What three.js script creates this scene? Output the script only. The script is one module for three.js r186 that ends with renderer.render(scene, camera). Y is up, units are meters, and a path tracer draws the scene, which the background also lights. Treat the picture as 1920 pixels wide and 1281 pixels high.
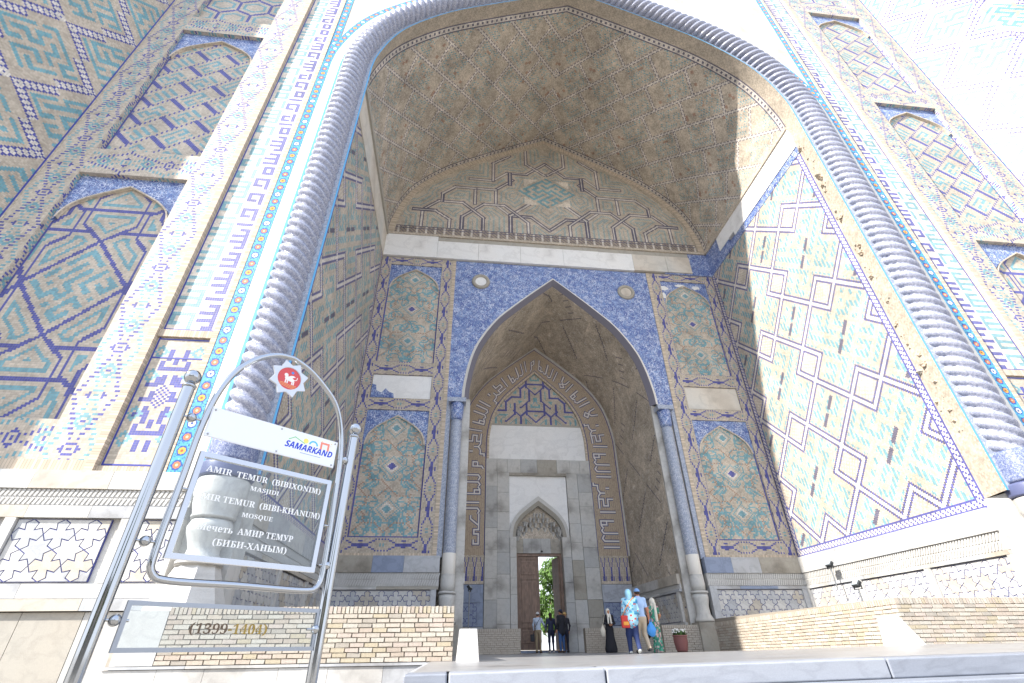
import * as THREE from 'three';
import { mergeGeometries, mergeVertices } from 'three/addons/utils/BufferGeometryUtils.js';
import { RoundedBoxGeometry } from 'three/addons/geometries/RoundedBoxGeometry.js';

// ---------------------------------------------------------------- camera, sky, sun, exposure
const scene = new THREE.Scene();
const renderer = new THREE.WebGLRenderer({ antialias: true });
renderer.toneMapping = THREE.LinearToneMapping;
renderer.toneMappingExposure = 5.1;
renderer.shadowMap.enabled = true;

const camera = new THREE.PerspectiveCamera(70.96, 1024 / 683, 0.05, 3000);
camera.position.set(-4.95, 0.18, 11.9);
camera.rotation.order = 'YXZ';
camera.rotation.set(0.5706, -0.1154, -0.0139);
scene.add(camera);

const SUN = new THREE.Vector3(-2.2, 2.1, 1).normalize();
// pale, dusty summer sky: brighter towards the horizon and round the sun
{
  const w = 512, h = 256, d = new Float32Array(w * h * 4), v = new THREE.Vector3();
  for (let j = 0; j < h; j++) for (let i = 0; i < w; i++) {
    const el = ((j + 0.5) / h - 0.5) * Math.PI, az = ((i + 0.5) / w - 0.5) * Math.PI * 2;
    v.set(Math.cos(el) * Math.cos(az), Math.sin(el), Math.cos(el) * Math.sin(az));
    const t = Math.pow(Math.max(0, v.y), 0.55), c = Math.max(0, v.dot(SUN)), g = 0.35 * Math.pow(c, 6) + 0.9 * Math.pow(c, 60), p = (j * w + i) * 4;
    const k = 0.335;
    d[p] = k * (1.1 - 0.48 * t + g); d[p + 1] = k * (1.13 - 0.36 * t + g * 0.97); d[p + 2] = k * (1.17 - 0.1 * t + g * 0.9); d[p + 3] = 1;
  }
  const t = new THREE.DataTexture(d, w, h, THREE.RGBAFormat, THREE.FloatType);
  t.mapping = THREE.EquirectangularReflectionMapping; t.magFilter = THREE.LinearFilter; t.needsUpdate = true;
  scene.background = t; scene.environment = t;
}

const sun = new THREE.DirectionalLight(0xfff8ee, 2.0);
sun.position.copy(SUN).multiplyScalar(120);
sun.target.position.set(0, 8, -4);
sun.castShadow = true;
sun.shadow.radius = 1.6;
sun.shadow.mapSize.set(4096, 4096);
Object.assign(sun.shadow.camera, { left: -60, right: 60, top: 60, bottom: -60, near: 1, far: 300 });
scene.add(sun, sun.target);
// ---------------------------------------------------------------- helpers
function mulberry(a) { return () => { a |= 0; a = (a + 0x6d2b79f5) | 0; let t = Math.imul(a ^ (a >>> 15), 1 | a); t = (t + Math.imul(t ^ (t >>> 7), 61 | t)) ^ t; return ((t ^ (t >>> 14)) >>> 0) / 4294967296; }; }
const hash = (x, y, s = 0) => { let h = Math.imul(x | 0, 374761393) + Math.imul(y | 0, 668265263) + Math.imul(s | 0, 1274126177); h = Math.imul(h ^ (h >>> 13), 1274126177); return ((h ^ (h >>> 16)) >>> 0) / 4294967296; };
function vnoise(x, y, s = 0, per = 0) {
  const xi = Math.floor(x), yi = Math.floor(y), fx = x - xi, fy = y - yi, w = (v) => (per ? ((v % per) + per) % per : v);
  const u = fx * fx * (3 - 2 * fx), v = fy * fy * (3 - 2 * fy);
  const a = hash(w(xi), w(yi), s), b = hash(w(xi + 1), w(yi), s), c = hash(w(xi), w(yi + 1), s), d = hash(w(xi + 1), w(yi + 1), s);
  return a + (b - a) * u + (c - a) * v + (a - b - c + d) * u * v;
}
const fbm = (x, y, s, per = 0, o = 4) => { let r = 0, a = 0.5, f = 1; for (let i = 0; i < o; i++) { r += a * vnoise(x * f, y * f, s + i, per * f); a *= 0.5; f *= 2; } return r / (1 - Math.pow(0.5, o)); };
const clamp = (v, a = 0, b = 1) => Math.min(b, Math.max(a, v));
const sstep = (a, b, v) => { const t = clamp((v - a) / (b - a)); return t * t * (3 - 2 * t); };
const TAU = Math.PI * 2;

function dataTex(w, h, fn, { srgb = true, rx = 1, ry = 1 } = {}) {
  const d = new Uint8Array(w * h * 4);
  for (let j = 0, p = 0; j < h; j++) for (let i = 0; i < w; i++, p += 4) {
    const c = fn(i, j);
    d[p] = clamp(c[0], 0, 255); d[p + 1] = clamp(c[1], 0, 255); d[p + 2] = clamp(c[2], 0, 255); d[p + 3] = c.length > 3 ? c[3] : 255;
  }
  const t = new THREE.DataTexture(d, w, h);
  t.wrapS = t.wrapT = THREE.RepeatWrapping; t.magFilter = THREE.LinearFilter; t.minFilter = THREE.LinearMipmapLinearFilter;
  if (srgb) t.colorSpace = THREE.SRGBColorSpace;
  t.repeat.set(rx, ry); t.needsUpdate = true;
  return t;
}
function canvasTex(w, h, draw, { rx = 1, ry = 1 } = {}) {
  const c = document.createElement('canvas'); c.width = w; c.height = h;
  draw(c.getContext('2d'), w, h);
  const t = new THREE.CanvasTexture(c);
  t.wrapS = t.wrapT = THREE.RepeatWrapping; t.colorSpace = THREE.SRGBColorSpace; t.repeat.set(rx, ry);
  return t;
}
const std = (o) => new THREE.MeshStandardMaterial({ roughness: 0.8, ...o });
const phys = (o) => new THREE.MeshPhysicalMaterial(o);

const used = {};
function numbered(n) { const k = used[n] = (used[n] ?? -1) + 1; return k ? `${n}_${String(k).padStart(3, '0')}` : n; }
function mesh(name, geo, mat, parent) {
  const m = new THREE.Mesh(geo, mat);
  m.name = name; m.castShadow = m.receiveShadow = true; if (parent) parent.add(m);
  return m;
}
function part(name, parent) { const g = new THREE.Group(); g.name = name; if (parent) parent.add(g); return g; }
function thing(name, label, category, group) {
  const g = new THREE.Group(); g.name = numbered(name); g.userData = { label, category }; if (group) g.userData.group = group;
  scene.add(g); return g;
}
function single(name, geo, mat, label, category, group) {
  const m = mesh(numbered(name), geo, mat, scene); m.userData = { label, category }; if (group) m.userData.group = group; return m;
}
function struct(name, geo, mat) { const m = mesh(numbered(name), geo, mat, scene); m.userData.kind = 'structure'; return m; }

const box = (x0, x1, y0, y1, z0, z1) => { const g = new THREE.BoxGeometry(x1 - x0, y1 - y0, z1 - z0); metricBox(g, x1 - x0, y1 - y0, z1 - z0, x0, y0, z0); g.translate((x0 + x1) / 2, (y0 + y1) / 2, (z0 + z1) / 2); return g; };
function metricBox(g, w, h, d, ox = 0, oy = 0, oz = 0) {
  const uv = g.attributes.uv, dims = [[d, h, oz, oy], [d, h, oz, oy], [w, d, ox, oz], [w, d, ox, oz], [w, h, ox, oy], [w, h, ox, oy]];
  for (let f = 0; f < 6; f++) for (let k = 0; k < 4; k++) { const i = f * 4 + k, q = dims[f]; uv.setXY(i, q[2] + uv.getX(i) * q[0], q[3] + uv.getY(i) * q[1]); }
}
function shapeOf(pts, holes = []) {
  const s = new THREE.Shape(pts.map((p) => new THREE.Vector2(p[0], p[1])));
  for (const h of holes) s.holes.push(new THREE.Path(h.map((p) => new THREE.Vector2(p[0], p[1]))));
  return s;
}
// a plate in the xy plane with its front at z and its body behind it
const plate = (pts, z, depth, holes) => { const g = new THREE.ExtrudeGeometry(shapeOf(pts, holes), { depth, bevelEnabled: false }); g.translate(0, 0, z - depth); return g; };
const rect = (x0, x1, y0, y1) => [[x0, y0], [x1, y0], [x1, y1], [x0, y1]];
const shiftUV = (g, du, dv) => { const uv = g.attributes.uv; for (let i = 0; i < uv.count; i++) uv.setXY(i, uv.getX(i) - du, uv.getY(i) - dv); return g; };

// pointed four-centred arch, from the left springing over the apex to the right one
const PROFILE = new THREE.CatmullRomCurve3([[1, 0], [0.992, 0.085], [0.94, 0.27], [0.87, 0.4], [0.68, 0.595], [0.465, 0.735], [0.225, 0.875], [0, 1]].map(([x, y]) => new THREE.Vector3(x, y, 0)), false, 'centripetal');
function halfProfile(n) { const r = []; for (let i = 0; i <= n; i++) { const p = PROFILE.getPoint(i / n); r.push([p.x, p.y]); } return r; }
function archPts(cx, hw, ys, rise, n = 28) {
  const h = halfProfile(n), r = h.map(([x, y]) => [cx - hw * x, ys + rise * y]);
  for (let i = n - 1; i >= 0; i--) r.push([cx + hw * h[i][0], ys + rise * h[i][1]]);
  return r;
}
// jambs below the springing included
function gatePts(cx, hw, yb, ys, rise, n = 28, k = 36) {
  const up = [];
  for (let i = 0; i < k; i++) up.push([cx - hw, yb + (ys - yb) * i / k]);
  return [...up, ...archPts(cx, hw, ys, rise, n), ...up.slice().reverse().map(([x, y]) => [2 * cx - x, y])];
}
// ribbon between two curves of equal length; u runs along it, v across, both in metres
function ribbon(A, zA, B, zB, swap = false) {
  const n = A.length, pos = [], uv = [], idx = []; let s = 0;
  for (let i = 0; i < n; i++) {
    if (i) s += (Math.hypot(A[i][0] - A[i - 1][0], A[i][1] - A[i - 1][1]) + Math.hypot(B[i][0] - B[i - 1][0], B[i][1] - B[i - 1][1])) / 2;
    const w = Math.hypot(A[i][0] - B[i][0], A[i][1] - B[i][1], zA - zB);
    pos.push(A[i][0], A[i][1], zA, B[i][0], B[i][1], zB); uv.push(s, 0, s, w);
    if (i) { const a = 2 * i - 2; idx.push(a, a + 2, a + 1, a + 1, a + 2, a + 3); }
  }
  const g = new THREE.BufferGeometry();
  g.setAttribute('position', new THREE.Float32BufferAttribute(pos, 3)); g.setAttribute('uv', new THREE.Float32BufferAttribute(uv, 2)); g.setIndex(idx); g.computeVertexNormals();
  if (swap) { const t = g.attributes.uv; for (let i = 0; i < t.count; i++) t.setXY(i, t.getY(i), t.getX(i)); }
  return g;
}
function lathe(pts, seg = 24) {
  const g = new THREE.LatheGeometry(pts.map(([r, y]) => new THREE.Vector2(r, y)), seg), R = Math.max(...pts.map((p) => p[0])), uv = g.attributes.uv, ps = g.attributes.position;
  for (let i = 0; i < uv.count; i++) uv.setXY(i, uv.getX(i) * TAU * R, ps.getY(i)); return g;
}
const at = (g, x, y, z) => g.translate(x, y, z);
function tube(pts, r, seg = 8, n = 0, closed = false) {
  const c = new THREE.CatmullRomCurve3(pts.map((p) => new THREE.Vector3(...p)), closed, 'centripetal');
  return new THREE.TubeGeometry(c, n || pts.length * 6, r, seg, closed);
}
function rod(a, b, r0, r1 = r0, seg = 12) {
  const A = new THREE.Vector3(...a), B = new THREE.Vector3(...b), d = B.clone().sub(A), g = new THREE.CylinderGeometry(r1, r0, d.length(), seg);
  g.applyQuaternion(new THREE.Quaternion().setFromUnitVectors(new THREE.Vector3(0, 1, 0), d.normalize())); g.translate((A.x + B.x) / 2, (A.y + B.y) / 2, (A.z + B.z) / 2); return g;
}
const merge = (gs) => mergeGeometries(gs.map((g) => { const q = g.index ? g.toNonIndexed() : g; for (const k of Object.keys(q.attributes)) if (!['position', 'normal', 'uv', 'color'].includes(k)) q.deleteAttribute(k); return q; }), false);

// stretch the uv of a plate so that one texture of tw x th metres covers the rectangle
function fitUV(g, x0, y0, w, h, tw, th) { const uv = g.attributes.uv; for (let i = 0; i < uv.count; i++) uv.setXY(i, (uv.getX(i) - x0) * tw / w, (uv.getY(i) - y0) * th / h); return g; }
function flipUV(g) { const t = g.attributes.uv; for (let i = 0; i < t.count; i++) t.setXY(i, t.getY(i), t.getX(i)); return g; }
function quads(list) { // [[p0,p1,p2,p3],[u0,v0,u1,v1]]
  const pos = [], uv = [], idx = [];
  list.forEach(([p, q], k) => { for (const v of p) pos.push(...v); uv.push(q[0], q[1], q[2], q[1], q[2], q[3], q[0], q[3]); const a = k * 4; idx.push(a, a + 1, a + 2, a, a + 2, a + 3); });
  const g = new THREE.BufferGeometry(); g.setAttribute('position', new THREE.Float32BufferAttribute(pos, 3)); g.setAttribute('uv', new THREE.Float32BufferAttribute(uv, 2)); g.setIndex(idx); g.computeVertexNormals(); return g;
}
// Sutherland-Hodgman clip of a polygon to a rectangle
function clipRect(poly, x0, x1, y0, y1) {
  const edges = [[0, 1, x0], [0, -1, x1], [1, 1, y0], [1, -1, y1]];
  for (const [ax, s, v] of edges) {
    const o = [];
    for (let i = 0; i < poly.length; i++) {
      const a = poly[i], b = poly[(i + 1) % poly.length], ia = s * (a[ax] - v) >= 0, ib = s * (b[ax] - v) >= 0;
      if (ia) o.push(a);
      if (ia !== ib) { const t = (v - a[ax]) / (b[ax] - a[ax]); o.push([a[0] + t * (b[0] - a[0]), a[1] + t * (b[1] - a[1])]); }
    }
    poly = o; if (poly.length < 3) return null;
  }
  return poly;
}
const area = (p) => { let s = 0; for (let i = 0; i < p.length; i++) { const a = p[i], b = p[(i + 1) % p.length]; s += a[0] * b[1] - b[0] * a[1]; } return Math.abs(s) / 2; };
// ---------------------------------------------------------------- glazed brick patterns: a grid of bricks, each cell a class
const CELL = 0.064;
const PAL = { 0: [182, 171, 156], 1: [106, 154, 166], 2: [72, 76, 148], 3: [206, 200, 192], 4: [84, 82, 104], 5: [160, 128, 110], 6: [212, 202, 188], 7: [118, 150, 205], 8: [150, 138, 124] };
const JOINT = [160, 150, 137];
function grid(w, h, fn) { const g = new Uint8Array(w * h); if (fn) for (let j = 0; j < h; j++) for (let i = 0; i < w; i++) g[j * w + i] = fn(i, j); return { w, h, g }; }
const put = (G, i, j, c) => { if (i >= 0 && j >= 0 && i < G.w && j < G.h) G.g[j * G.w + i] = c; };
function stroke(G, pts, t, c, dash) {
  for (let q = 1; q < pts.length; q++) {
    const [x0, y0] = pts[q - 1], [x1, y1] = pts[q], L = Math.hypot(x1 - x0, y1 - y0) || 1e-6, ux = (x1 - x0) / L, uy = (y1 - y0) / L;
    for (let j = Math.floor(Math.min(y0, y1) - t - 1); j <= Math.max(y0, y1) + t + 1; j++) for (let i = Math.floor(Math.min(x0, x1) - t - 1); i <= Math.max(x0, x1) + t + 1; i++) {
      const dx = i + 0.5 - x0, dy = j + 0.5 - y0, a = dx * ux + dy * uy, b = Math.abs(dx * uy - dy * ux);
      if (a > -t / 2 && a < L + t / 2 && b <= t / 2) { if (dash && ((i + j) & 1)) continue; put(G, i, j, c); }
    }
  }
}
// double line: two rows of dark glazed bricks with a pale row between
function dstroke(G, pts, c = 4, mid = 3, w = 4.2) { stroke(G, pts, w, c, false); stroke(G, pts, w - 2.6, mid, false); }
function rings(G, lineSet, c, first, thick, gap, max = 3) {
  const { w, h, g } = G, D = new Float32Array(w * h).fill(1e6);
  for (let k = 0; k < w * h; k++) if (lineSet.includes(g[k])) D[k] = 0;
  for (let j = 0; j < h; j++) for (let i = 0; i < w; i++) { const k = j * w + i; if (i) D[k] = Math.min(D[k], D[k - 1] + 1); if (j) D[k] = Math.min(D[k], D[k - w] + 1); if (i && j) D[k] = Math.min(D[k], D[k - w - 1] + 1.41); if (j && i < w - 1) D[k] = Math.min(D[k], D[k - w + 1] + 1.41); }
  for (let j = h - 1; j >= 0; j--) for (let i = w - 1; i >= 0; i--) { const k = j * w + i; if (i < w - 1) D[k] = Math.min(D[k], D[k + 1] + 1); if (j < h - 1) D[k] = Math.min(D[k], D[k + w] + 1); if (i < w - 1 && j < h - 1) D[k] = Math.min(D[k], D[k + w + 1] + 1.41); if (j < h - 1 && i) D[k] = Math.min(D[k], D[k + w - 1] + 1.41); }
  for (let k = 0; k < w * h; k++) if (!lineSet.includes(g[k])) { const d = D[k] - first; if (d >= 0) { const n = Math.floor(d / (thick + gap)); if (n < max && d - n * (thick + gap) < thick) g[k] = c; } }
  return D;
}
// meander strokes in the manner of square lettering
function meander(n, seed) {
  const r = mulberry(seed), m = Math.ceil(n / 2), seen = new Uint8Array(m * m), M = new Uint8Array(n * n), st = [[Math.floor(r() * m), Math.floor(r() * m)]];
  seen[st[0][1] * m + st[0][0]] = 1;
  const set = (x, y) => { if (x < n && y < n) M[y * n + x] = 1; };
  set(st[0][0] * 2, st[0][1] * 2);
  while (st.length) {
    const [x, y] = st[st.length - 1], o = [[1, 0], [-1, 0], [0, 1], [0, -1]].filter(([a, b]) => x + a >= 0 && y + b >= 0 && x + a < m && y + b < m && !seen[(y + b) * m + x + a]);
    if (!o.length) { st.pop(); continue; }
    const [a, b] = o[Math.floor(r() * o.length)];
    seen[(y + b) * m + x + a] = 1; set(x * 2 + 2 * a, y * 2 + 2 * b); if (r() < 0.86) set(x * 2 + a, y * 2 + b); st.push([x + a, y + b]);
  }
  return (x, y) => x >= 0 && y >= 0 && x < n && y < n && M[y * n + x] === 1;
}
function cellTex(G, k, { pal = PAL, jit = 0.07, seed = 1, tint = [1, 1, 1], gapC = JOINT, stain = 0.1 } = {}) {
  const { w, h, g } = G;
  return dataTex(w * k, h * k, (x, y) => {
    const i = Math.floor(x / k), j = Math.floor(y / k), c = g[j * w + i], fx = (x % k) / k, fy = (y % k) / k;
    let b = pal[c];
    const j1 = fy < 0.9 / k, j2 = fx < 0.9 / k && (c !== 0 || ((i + j) & 1));
    const big = (vnoise(x / k / 17, y / k / 17, seed) + vnoise(x / k / 5, y / k / 5, seed + 9)) - 1;
    let f = 1 + (hash(i, j, seed) - 0.5) * 2 * jit + big * stain;
    if (j1 || j2) { const q = c === 0 ? 0.55 : 0.5; b = [b[0] + (gapC[0] - b[0]) * q, b[1] + (gapC[1] - b[1]) * q, b[2] + (gapC[2] - b[2]) * q]; f -= 0.03; }
    return [b[0] * f * tint[0], b[1] * f * tint[1], b[2] * f * tint[2]];
  }, { rx: 1 / (w * CELL), ry: 1 / (h * CELL) });
}
const mod = (a, n) => ((a % n) + n) % n;

// outer walls: diagonal lattice with kinked cobalt bands, turquoise lettering in the diamonds
const zigTex = (() => {
  const P = 58, ms = []; for (let i = 0; i < 12; i++) ms.push(meander(11, 40 + i));
  const G = grid(116, 174, (i, j) => {
    const u0 = i + j, v0 = i - j + 1160, u = mod(u0, P), v = mod(v0, P), cu = u > P / 2 ? u - P : u, cv = v > P / 2 ? v - P : v;
    const su = mod(v, P) < P / 2 ? 3 : -3, sv = mod(u, P) < P / 2 ? 3 : -3;
    const du = Math.abs(cu - su), dv = Math.abs(cv - sv);
    if (du <= 3.5 || dv <= 3.5) { const d = Math.min(du, dv); return d >= 2 ? ((i & 1) || d >= 3 ? 2 : 3) : d < 1 && (j & 1) ? 2 : 3; }
    const a = Math.floor((u - 9) / 3.8), b = Math.floor((v - 9) / 3.8), q = (Math.floor(u0 / P) * 5 + Math.floor(v0 / P) * 7) % 12;
    return u > 9 && v > 9 && ms[q](a, b) && u < P - 8 && v < P - 8 ? 1 : 0;
  });
  return cellTex(G, 6, { seed: 3 });
})();
// chain of diamonds in two blues
function chainGrid(w, per, c1 = 2, c2 = 1, dash = true) {
  const tri = (t) => Math.abs(mod(t, 1) - 0.5) * 2;
  return grid(w, per, (i, j) => {
    const x = Math.abs(i + 0.5 - w / 2), A = w * 0.43, a = tri(j / per) * A, b = tri(j / per + 0.5) * A;
    const n = mod(i + j, 2);
    if (Math.abs(x - a) < 0.85) return dash && (j & 1) ? 0 : c1;
    if (Math.abs(x - b) < 0.9) return dash && (j & 1) ? 0 : c2;
    const m = mod(j, per / 2) - per / 4, r = x + Math.abs(m) * 0.9, s = x + Math.abs(mod(j + per / 4, per / 2) - per / 4) * 0.9;
    if (r > 2.2 && r < 3.6) return c2; if (r < 1) return c1;
    if (s > 2.4 && s < 3.6) return c1;
    return 0;
  });
}
const chainTex = cellTex(chainGrid(18, 44), 8, { seed: 11 });
const chainDark = cellTex(grid(10, 28, (i, j) => { // crossing dashed lines that open into long cells
  const x = Math.abs(i + 0.5 - 5), t = Math.abs(mod(j, 28) - 14), a = t < 4 ? 3.4 : t < 10 ? 3.4 - (t - 4) * 0.5 : 0.4;
  if (Math.abs(x - a) < 0.6) return (j & 1) && t < 4 ? 0 : 2; if (t > 12 && x < 3.5 && x > 1) return (i & 1) ? 2 : 0; return t < 3 && x < 1.2 && (j & 1) ? 1 : 0; }), 8, { seed: 12 });
// big straps and nested outlines
function strapPanel(seed) {
  const W = 53, H = 137, c = W / 2, G = grid(W, H), m = (pts) => { stroke(G, pts, 1.8, 2); stroke(G, pts.map(([x, y]) => [W - x, y]), 1.8, 2); };
  for (const y0 of [66]) {
    m([[c, y0 + 27], [c - 22, y0], [c, y0 - 27]]);
  }
  for (const s of [1, -1]) {
    const Y = (v) => 66 + s * v;
    m([[c, Y(27)], [c - 12, Y(38)], [c - 12, Y(56)], [c, Y(68)]]);
    m([[0, Y(33)], [c - 6, Y(33)], [c, Y(27)]]);
    m([[c - 22, Y(0)], [c - 22, Y(22)], [c - 15, Y(30)], [c - 15, Y(46)]]);
    m([[0, Y(10)], [c - 22, Y(0)]]);
    m([[0, Y(56)], [c - 18, Y(48)], [c - 12, Y(48)], [c + 0, Y(48)]]);
    m([[c - 22, Y(70)], [c - 22, Y(52)], [c - 15, Y(46)]]);
    m([[0, Y(36)], [5, Y(44)], [5, Y(54)]]);
  }
  rings(G, [2], 1, 3, 1.9, 2.2, 2);
  const k = meander(11, seed);
  for (let j = 0; j < H; j++) for (let i = 0; i < W; i++) { const dx = i + 0.5 - c, dy = j - 66, u = (dx * 1.22 + dy), v = (dx * 1.22 - dy); if (Math.abs(u) < 24 && Math.abs(v) < 24) G.g[j * W + i] = k(Math.floor((u + 22) / 4), Math.floor((v + 22) / 4)) ? 1 : 0; }
  for (let i = 0; i < W; i++) { put(G, i, 0, 2); } for (let j = 0; j < H; j++) { put(G, 0, j, 2); put(G, W - 1, j, 2); }
  return G;
}
// stepped bars laid like bricks on the slant, lettering between them
function barPanel(L, Wd, seed, W = 53, H = 134, thick = 4) {
  const ms = []; for (let i = 0; i < 6; i++) ms.push(meander(7, seed + i));
  return grid(W, H, (i, j) => {
    if (i === 0 || j === 0 || i === W - 1) return 2;
    const u = i + j, v = i - j + 800, r = Math.floor(v / Wd), uu = mod(u + r * L / 2, L), vv = mod(v, Wd);
    if (uu < thick) return 2; if (vv < 1.6) return (i & 1) ? 2 : 0;
    const a = Math.floor((uu - thick - 2) / 3), b = Math.floor((vv - 4) / 3);
    return uu > thick + 2 && vv > 4 && uu < L - 2 && vv < Wd - 2 && ms[mod(r * 3 + Math.floor((u + r * L / 2) / L), 6)](a, b) ? 1 : 0;
  });
}
function hexPanel(seed, W = 53, H = 134) {
  const G = grid(W, H);
  for (let r = -1; r < 9; r++) for (let q = -1; q < 4; q++) { const x = q * 22 + (r & 1 ? 11 : 0), y = r * 18; stroke(G, [[x, y], [x + 11, y + 6], [x + 11, y + 18], [x + 4, y + 22]], 2, 2); stroke(G, [[x + 11, y + 6], [x + 22, y]], 2, 2); }
  rings(G, [2], 1, 3, 2, 2, 1);
  return G;
}
const panelTex = [cellTex(strapPanel(7), 7, { seed: 21 }), cellTex(barPanel(36, 20, 60), 7, { seed: 22 }), cellTex(hexPanel(9), 7, { seed: 23 })];
// two lines of square lettering along the frame strip
function letterStrip(h, seed) {
  const G = grid(22, h), r = mulberry(seed);
  for (const [x0, n, c] of [[1, 5, 1], [12, 4, 2]]) {
    let y = 1;
    while (y < h - 4) {
      const k = Math.floor(r() * 6), w = n * 2 - 1;
      const row = (dy, a, b) => { for (let i = a; i <= b; i++) { put(G, x0 + i, y + dy, c); put(G, x0 + i, y + dy + 1, c); } };
      const col = (x, a, b) => { for (let j = a; j <= b; j++) { put(G, x0 + x, y + j, c); put(G, x0 + x + 1, y + j, c); } };
      if (k === 0) { row(0, 0, w); y += 4; }
      else if (k === 1) { row(0, 0, w); row(4, 0, w); col(w - 1, 0, 8); row(8, 2, w); y += 12; }
      else if (k === 2) { row(0, 2, w); row(5, 2, w); col(w - 1, 0, 6); col(2, 0, 6); y += 9; }
      else if (k === 3) { col(w - 1, 0, 13); row(0, 3, w); row(4, 0, w); row(8, 0, w); row(12, 3, w); y += 16; }
      else if (k === 4) { row(0, 0, 4); row(4, 0, 4); col(0, 0, 5); col(w - 1, 0, 7); y += 10; }
      else { col(w - 1, 0, 8); row(7, 0, w); col(0, 3, 8); row(2, 0, 4); y += 12; }
    }
  }
  return G;
}
const LETPAL = { ...PAL, 0: [206, 196, 182] };
const stripTex = cellTex(letterStrip(390, 4), 5, { seed: 31, pal: LETPAL, gapC: [206, 196, 182] });
const tabletTex = (() => {
  const W = 22, H = 60, G = grid(W, H), c = 11, M = (p, t, cc) => { stroke(G, p, t, cc); stroke(G, p.map(([x, y]) => [W - x, y]), t, cc); };
  for (const y of [14, 44]) { M([[6, y], [11, y]], 1.4, 2); M([[6, y], [6, y + 3]], 1.2, 2); M([[8, y + 5], [8, y + 9]], 1.2, 2); M([[9, y - 4], [9, y - 7]], 1.2, 2); M([[11, y + 3], [11, y + 5]], 1.2, 2); }
  for (const y of [22, 29, 36]) M([[4, y], [7, y], [7, y + 3]], 1.2, 2);
  for (const y of [9, 20, 38, 50]) M([[3.5, y], [6, y + 2.5], [3.5, y + 5], [1.5, y + 2.5], [3.5, y]], 1.1, 1);
  for (let j = 24; j < 36; j++) for (let i = 0; i < W; i++) { const d = Math.abs(i + 0.5 - c) + Math.abs(j - 30) * 0.8; if (d < 5 && ((i + j) & 1)) put(G, i, j, 2); }
  return cellTex(G, 8, { seed: 33 });
})();
// inner side walls: large and small squares set on the slant
const sideTex = (() => {
  const P = 73, h = 13, ms = []; for (let i = 0; i < 9; i++) ms.push(meander(13, 90 + i));
  const G = grid(152, 290, (i, j) => {
    const ed = Math.min(i, 151 - i, j, 289 - j);
    if (ed < 5) return ed === 0 || ed === 4 ? 2 : mod(i + j, 3) === 0 ? 2 : 3;
    const p = i - j - 38, q = 121 - (i + j), a = Math.round(p / P), b = Math.round(q / P), dp = p - a * P, dq = q - b * P, m = Math.max(Math.abs(dp), Math.abs(dq));
    const type = (x, y) => (mod(x + y, 2) === 0 ? 1 : -1);
    let d = Math.abs(m - h);
    if (Math.abs(dp) > h) d = Math.min(d, Math.abs(dq - h * type(dp > 0 ? a : a - 1, b)));
    if (Math.abs(dq) > h) d = Math.min(d, Math.abs(dp - h * type(a, dq > 0 ? b : b - 1)));
    if (d < 3.1) return d < 1.1 ? 3 : (i & 1) ? 2 : 4;
    if (m < h) return mod(i + 2 * j, 5) === 0 ? 3 : 0;
    const x = mod(p + P / 2 - h, P) - 4, y = mod(q + P / 2 - h, P) - 4, ca = Math.floor((p + P / 2 - h) / P), cb = Math.floor((q + P / 2 - h) / P);
    if (d < 5) return 0;
    if (Math.abs(mod(p, P) - P / 2) < 1.6 && Math.abs(Math.abs(mod(q, P) - P / 2) - 9) < 7) return 4;
    return ms[mod(ca * 4 + cb * 7, 9)](Math.floor(x / 5.2), Math.floor(y / 5.2)) && mod(i, 3) ? 1 : 0;
  });
  return cellTex(G, 6, { seed: 41 });
})();
const VPAL = PAL;
const vaultTex = (() => {
  const L = 60, Wd = 36, ms = []; for (let i = 0; i < 9; i++) ms.push(meander(9, 190 + i));
  const G = grid(500, 150, (i, j) => {
    const ed = Math.min(j, 149 - j); if (ed < 6) return ed === 0 || ed === 5 ? 4 : ed > 1 && ed < 4 ? ((i % 5) < 2 ? 4 : 3) : 3;
    const u = (i < 250 ? i : 500 - i) + j, v = (i < 250 ? i : 500 - i) - j + 1080, r = Math.floor(v / Wd), off = r * 22, uu = mod(u + off, L), vv = mod(v, Wd), id = mod(r * 5 + Math.floor((u + off) / L) * 3, 9);
    const e = Math.min(uu, vv);
    if (e < 4) return e < 1 || e >= 3 ? (i % 3 ? 4 : 3) : 3;
    if (uu < 7 || vv < 7) return 0;
    return ms[id](Math.floor((uu - 7) / 3.6), Math.floor((vv - 7) / 3.6)) ? ((i + j) % 3 === 0 || (j & 1) ? 0 : 1) : (hash(Math.floor(uu / 4), Math.floor(vv / 4), id) < 0.03 ? 5 : 0);
  });
  return cellTex(G, 4, { seed: 51, pal: VPAL, jit: 0.1, stain: 0.16 });
})();
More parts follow.
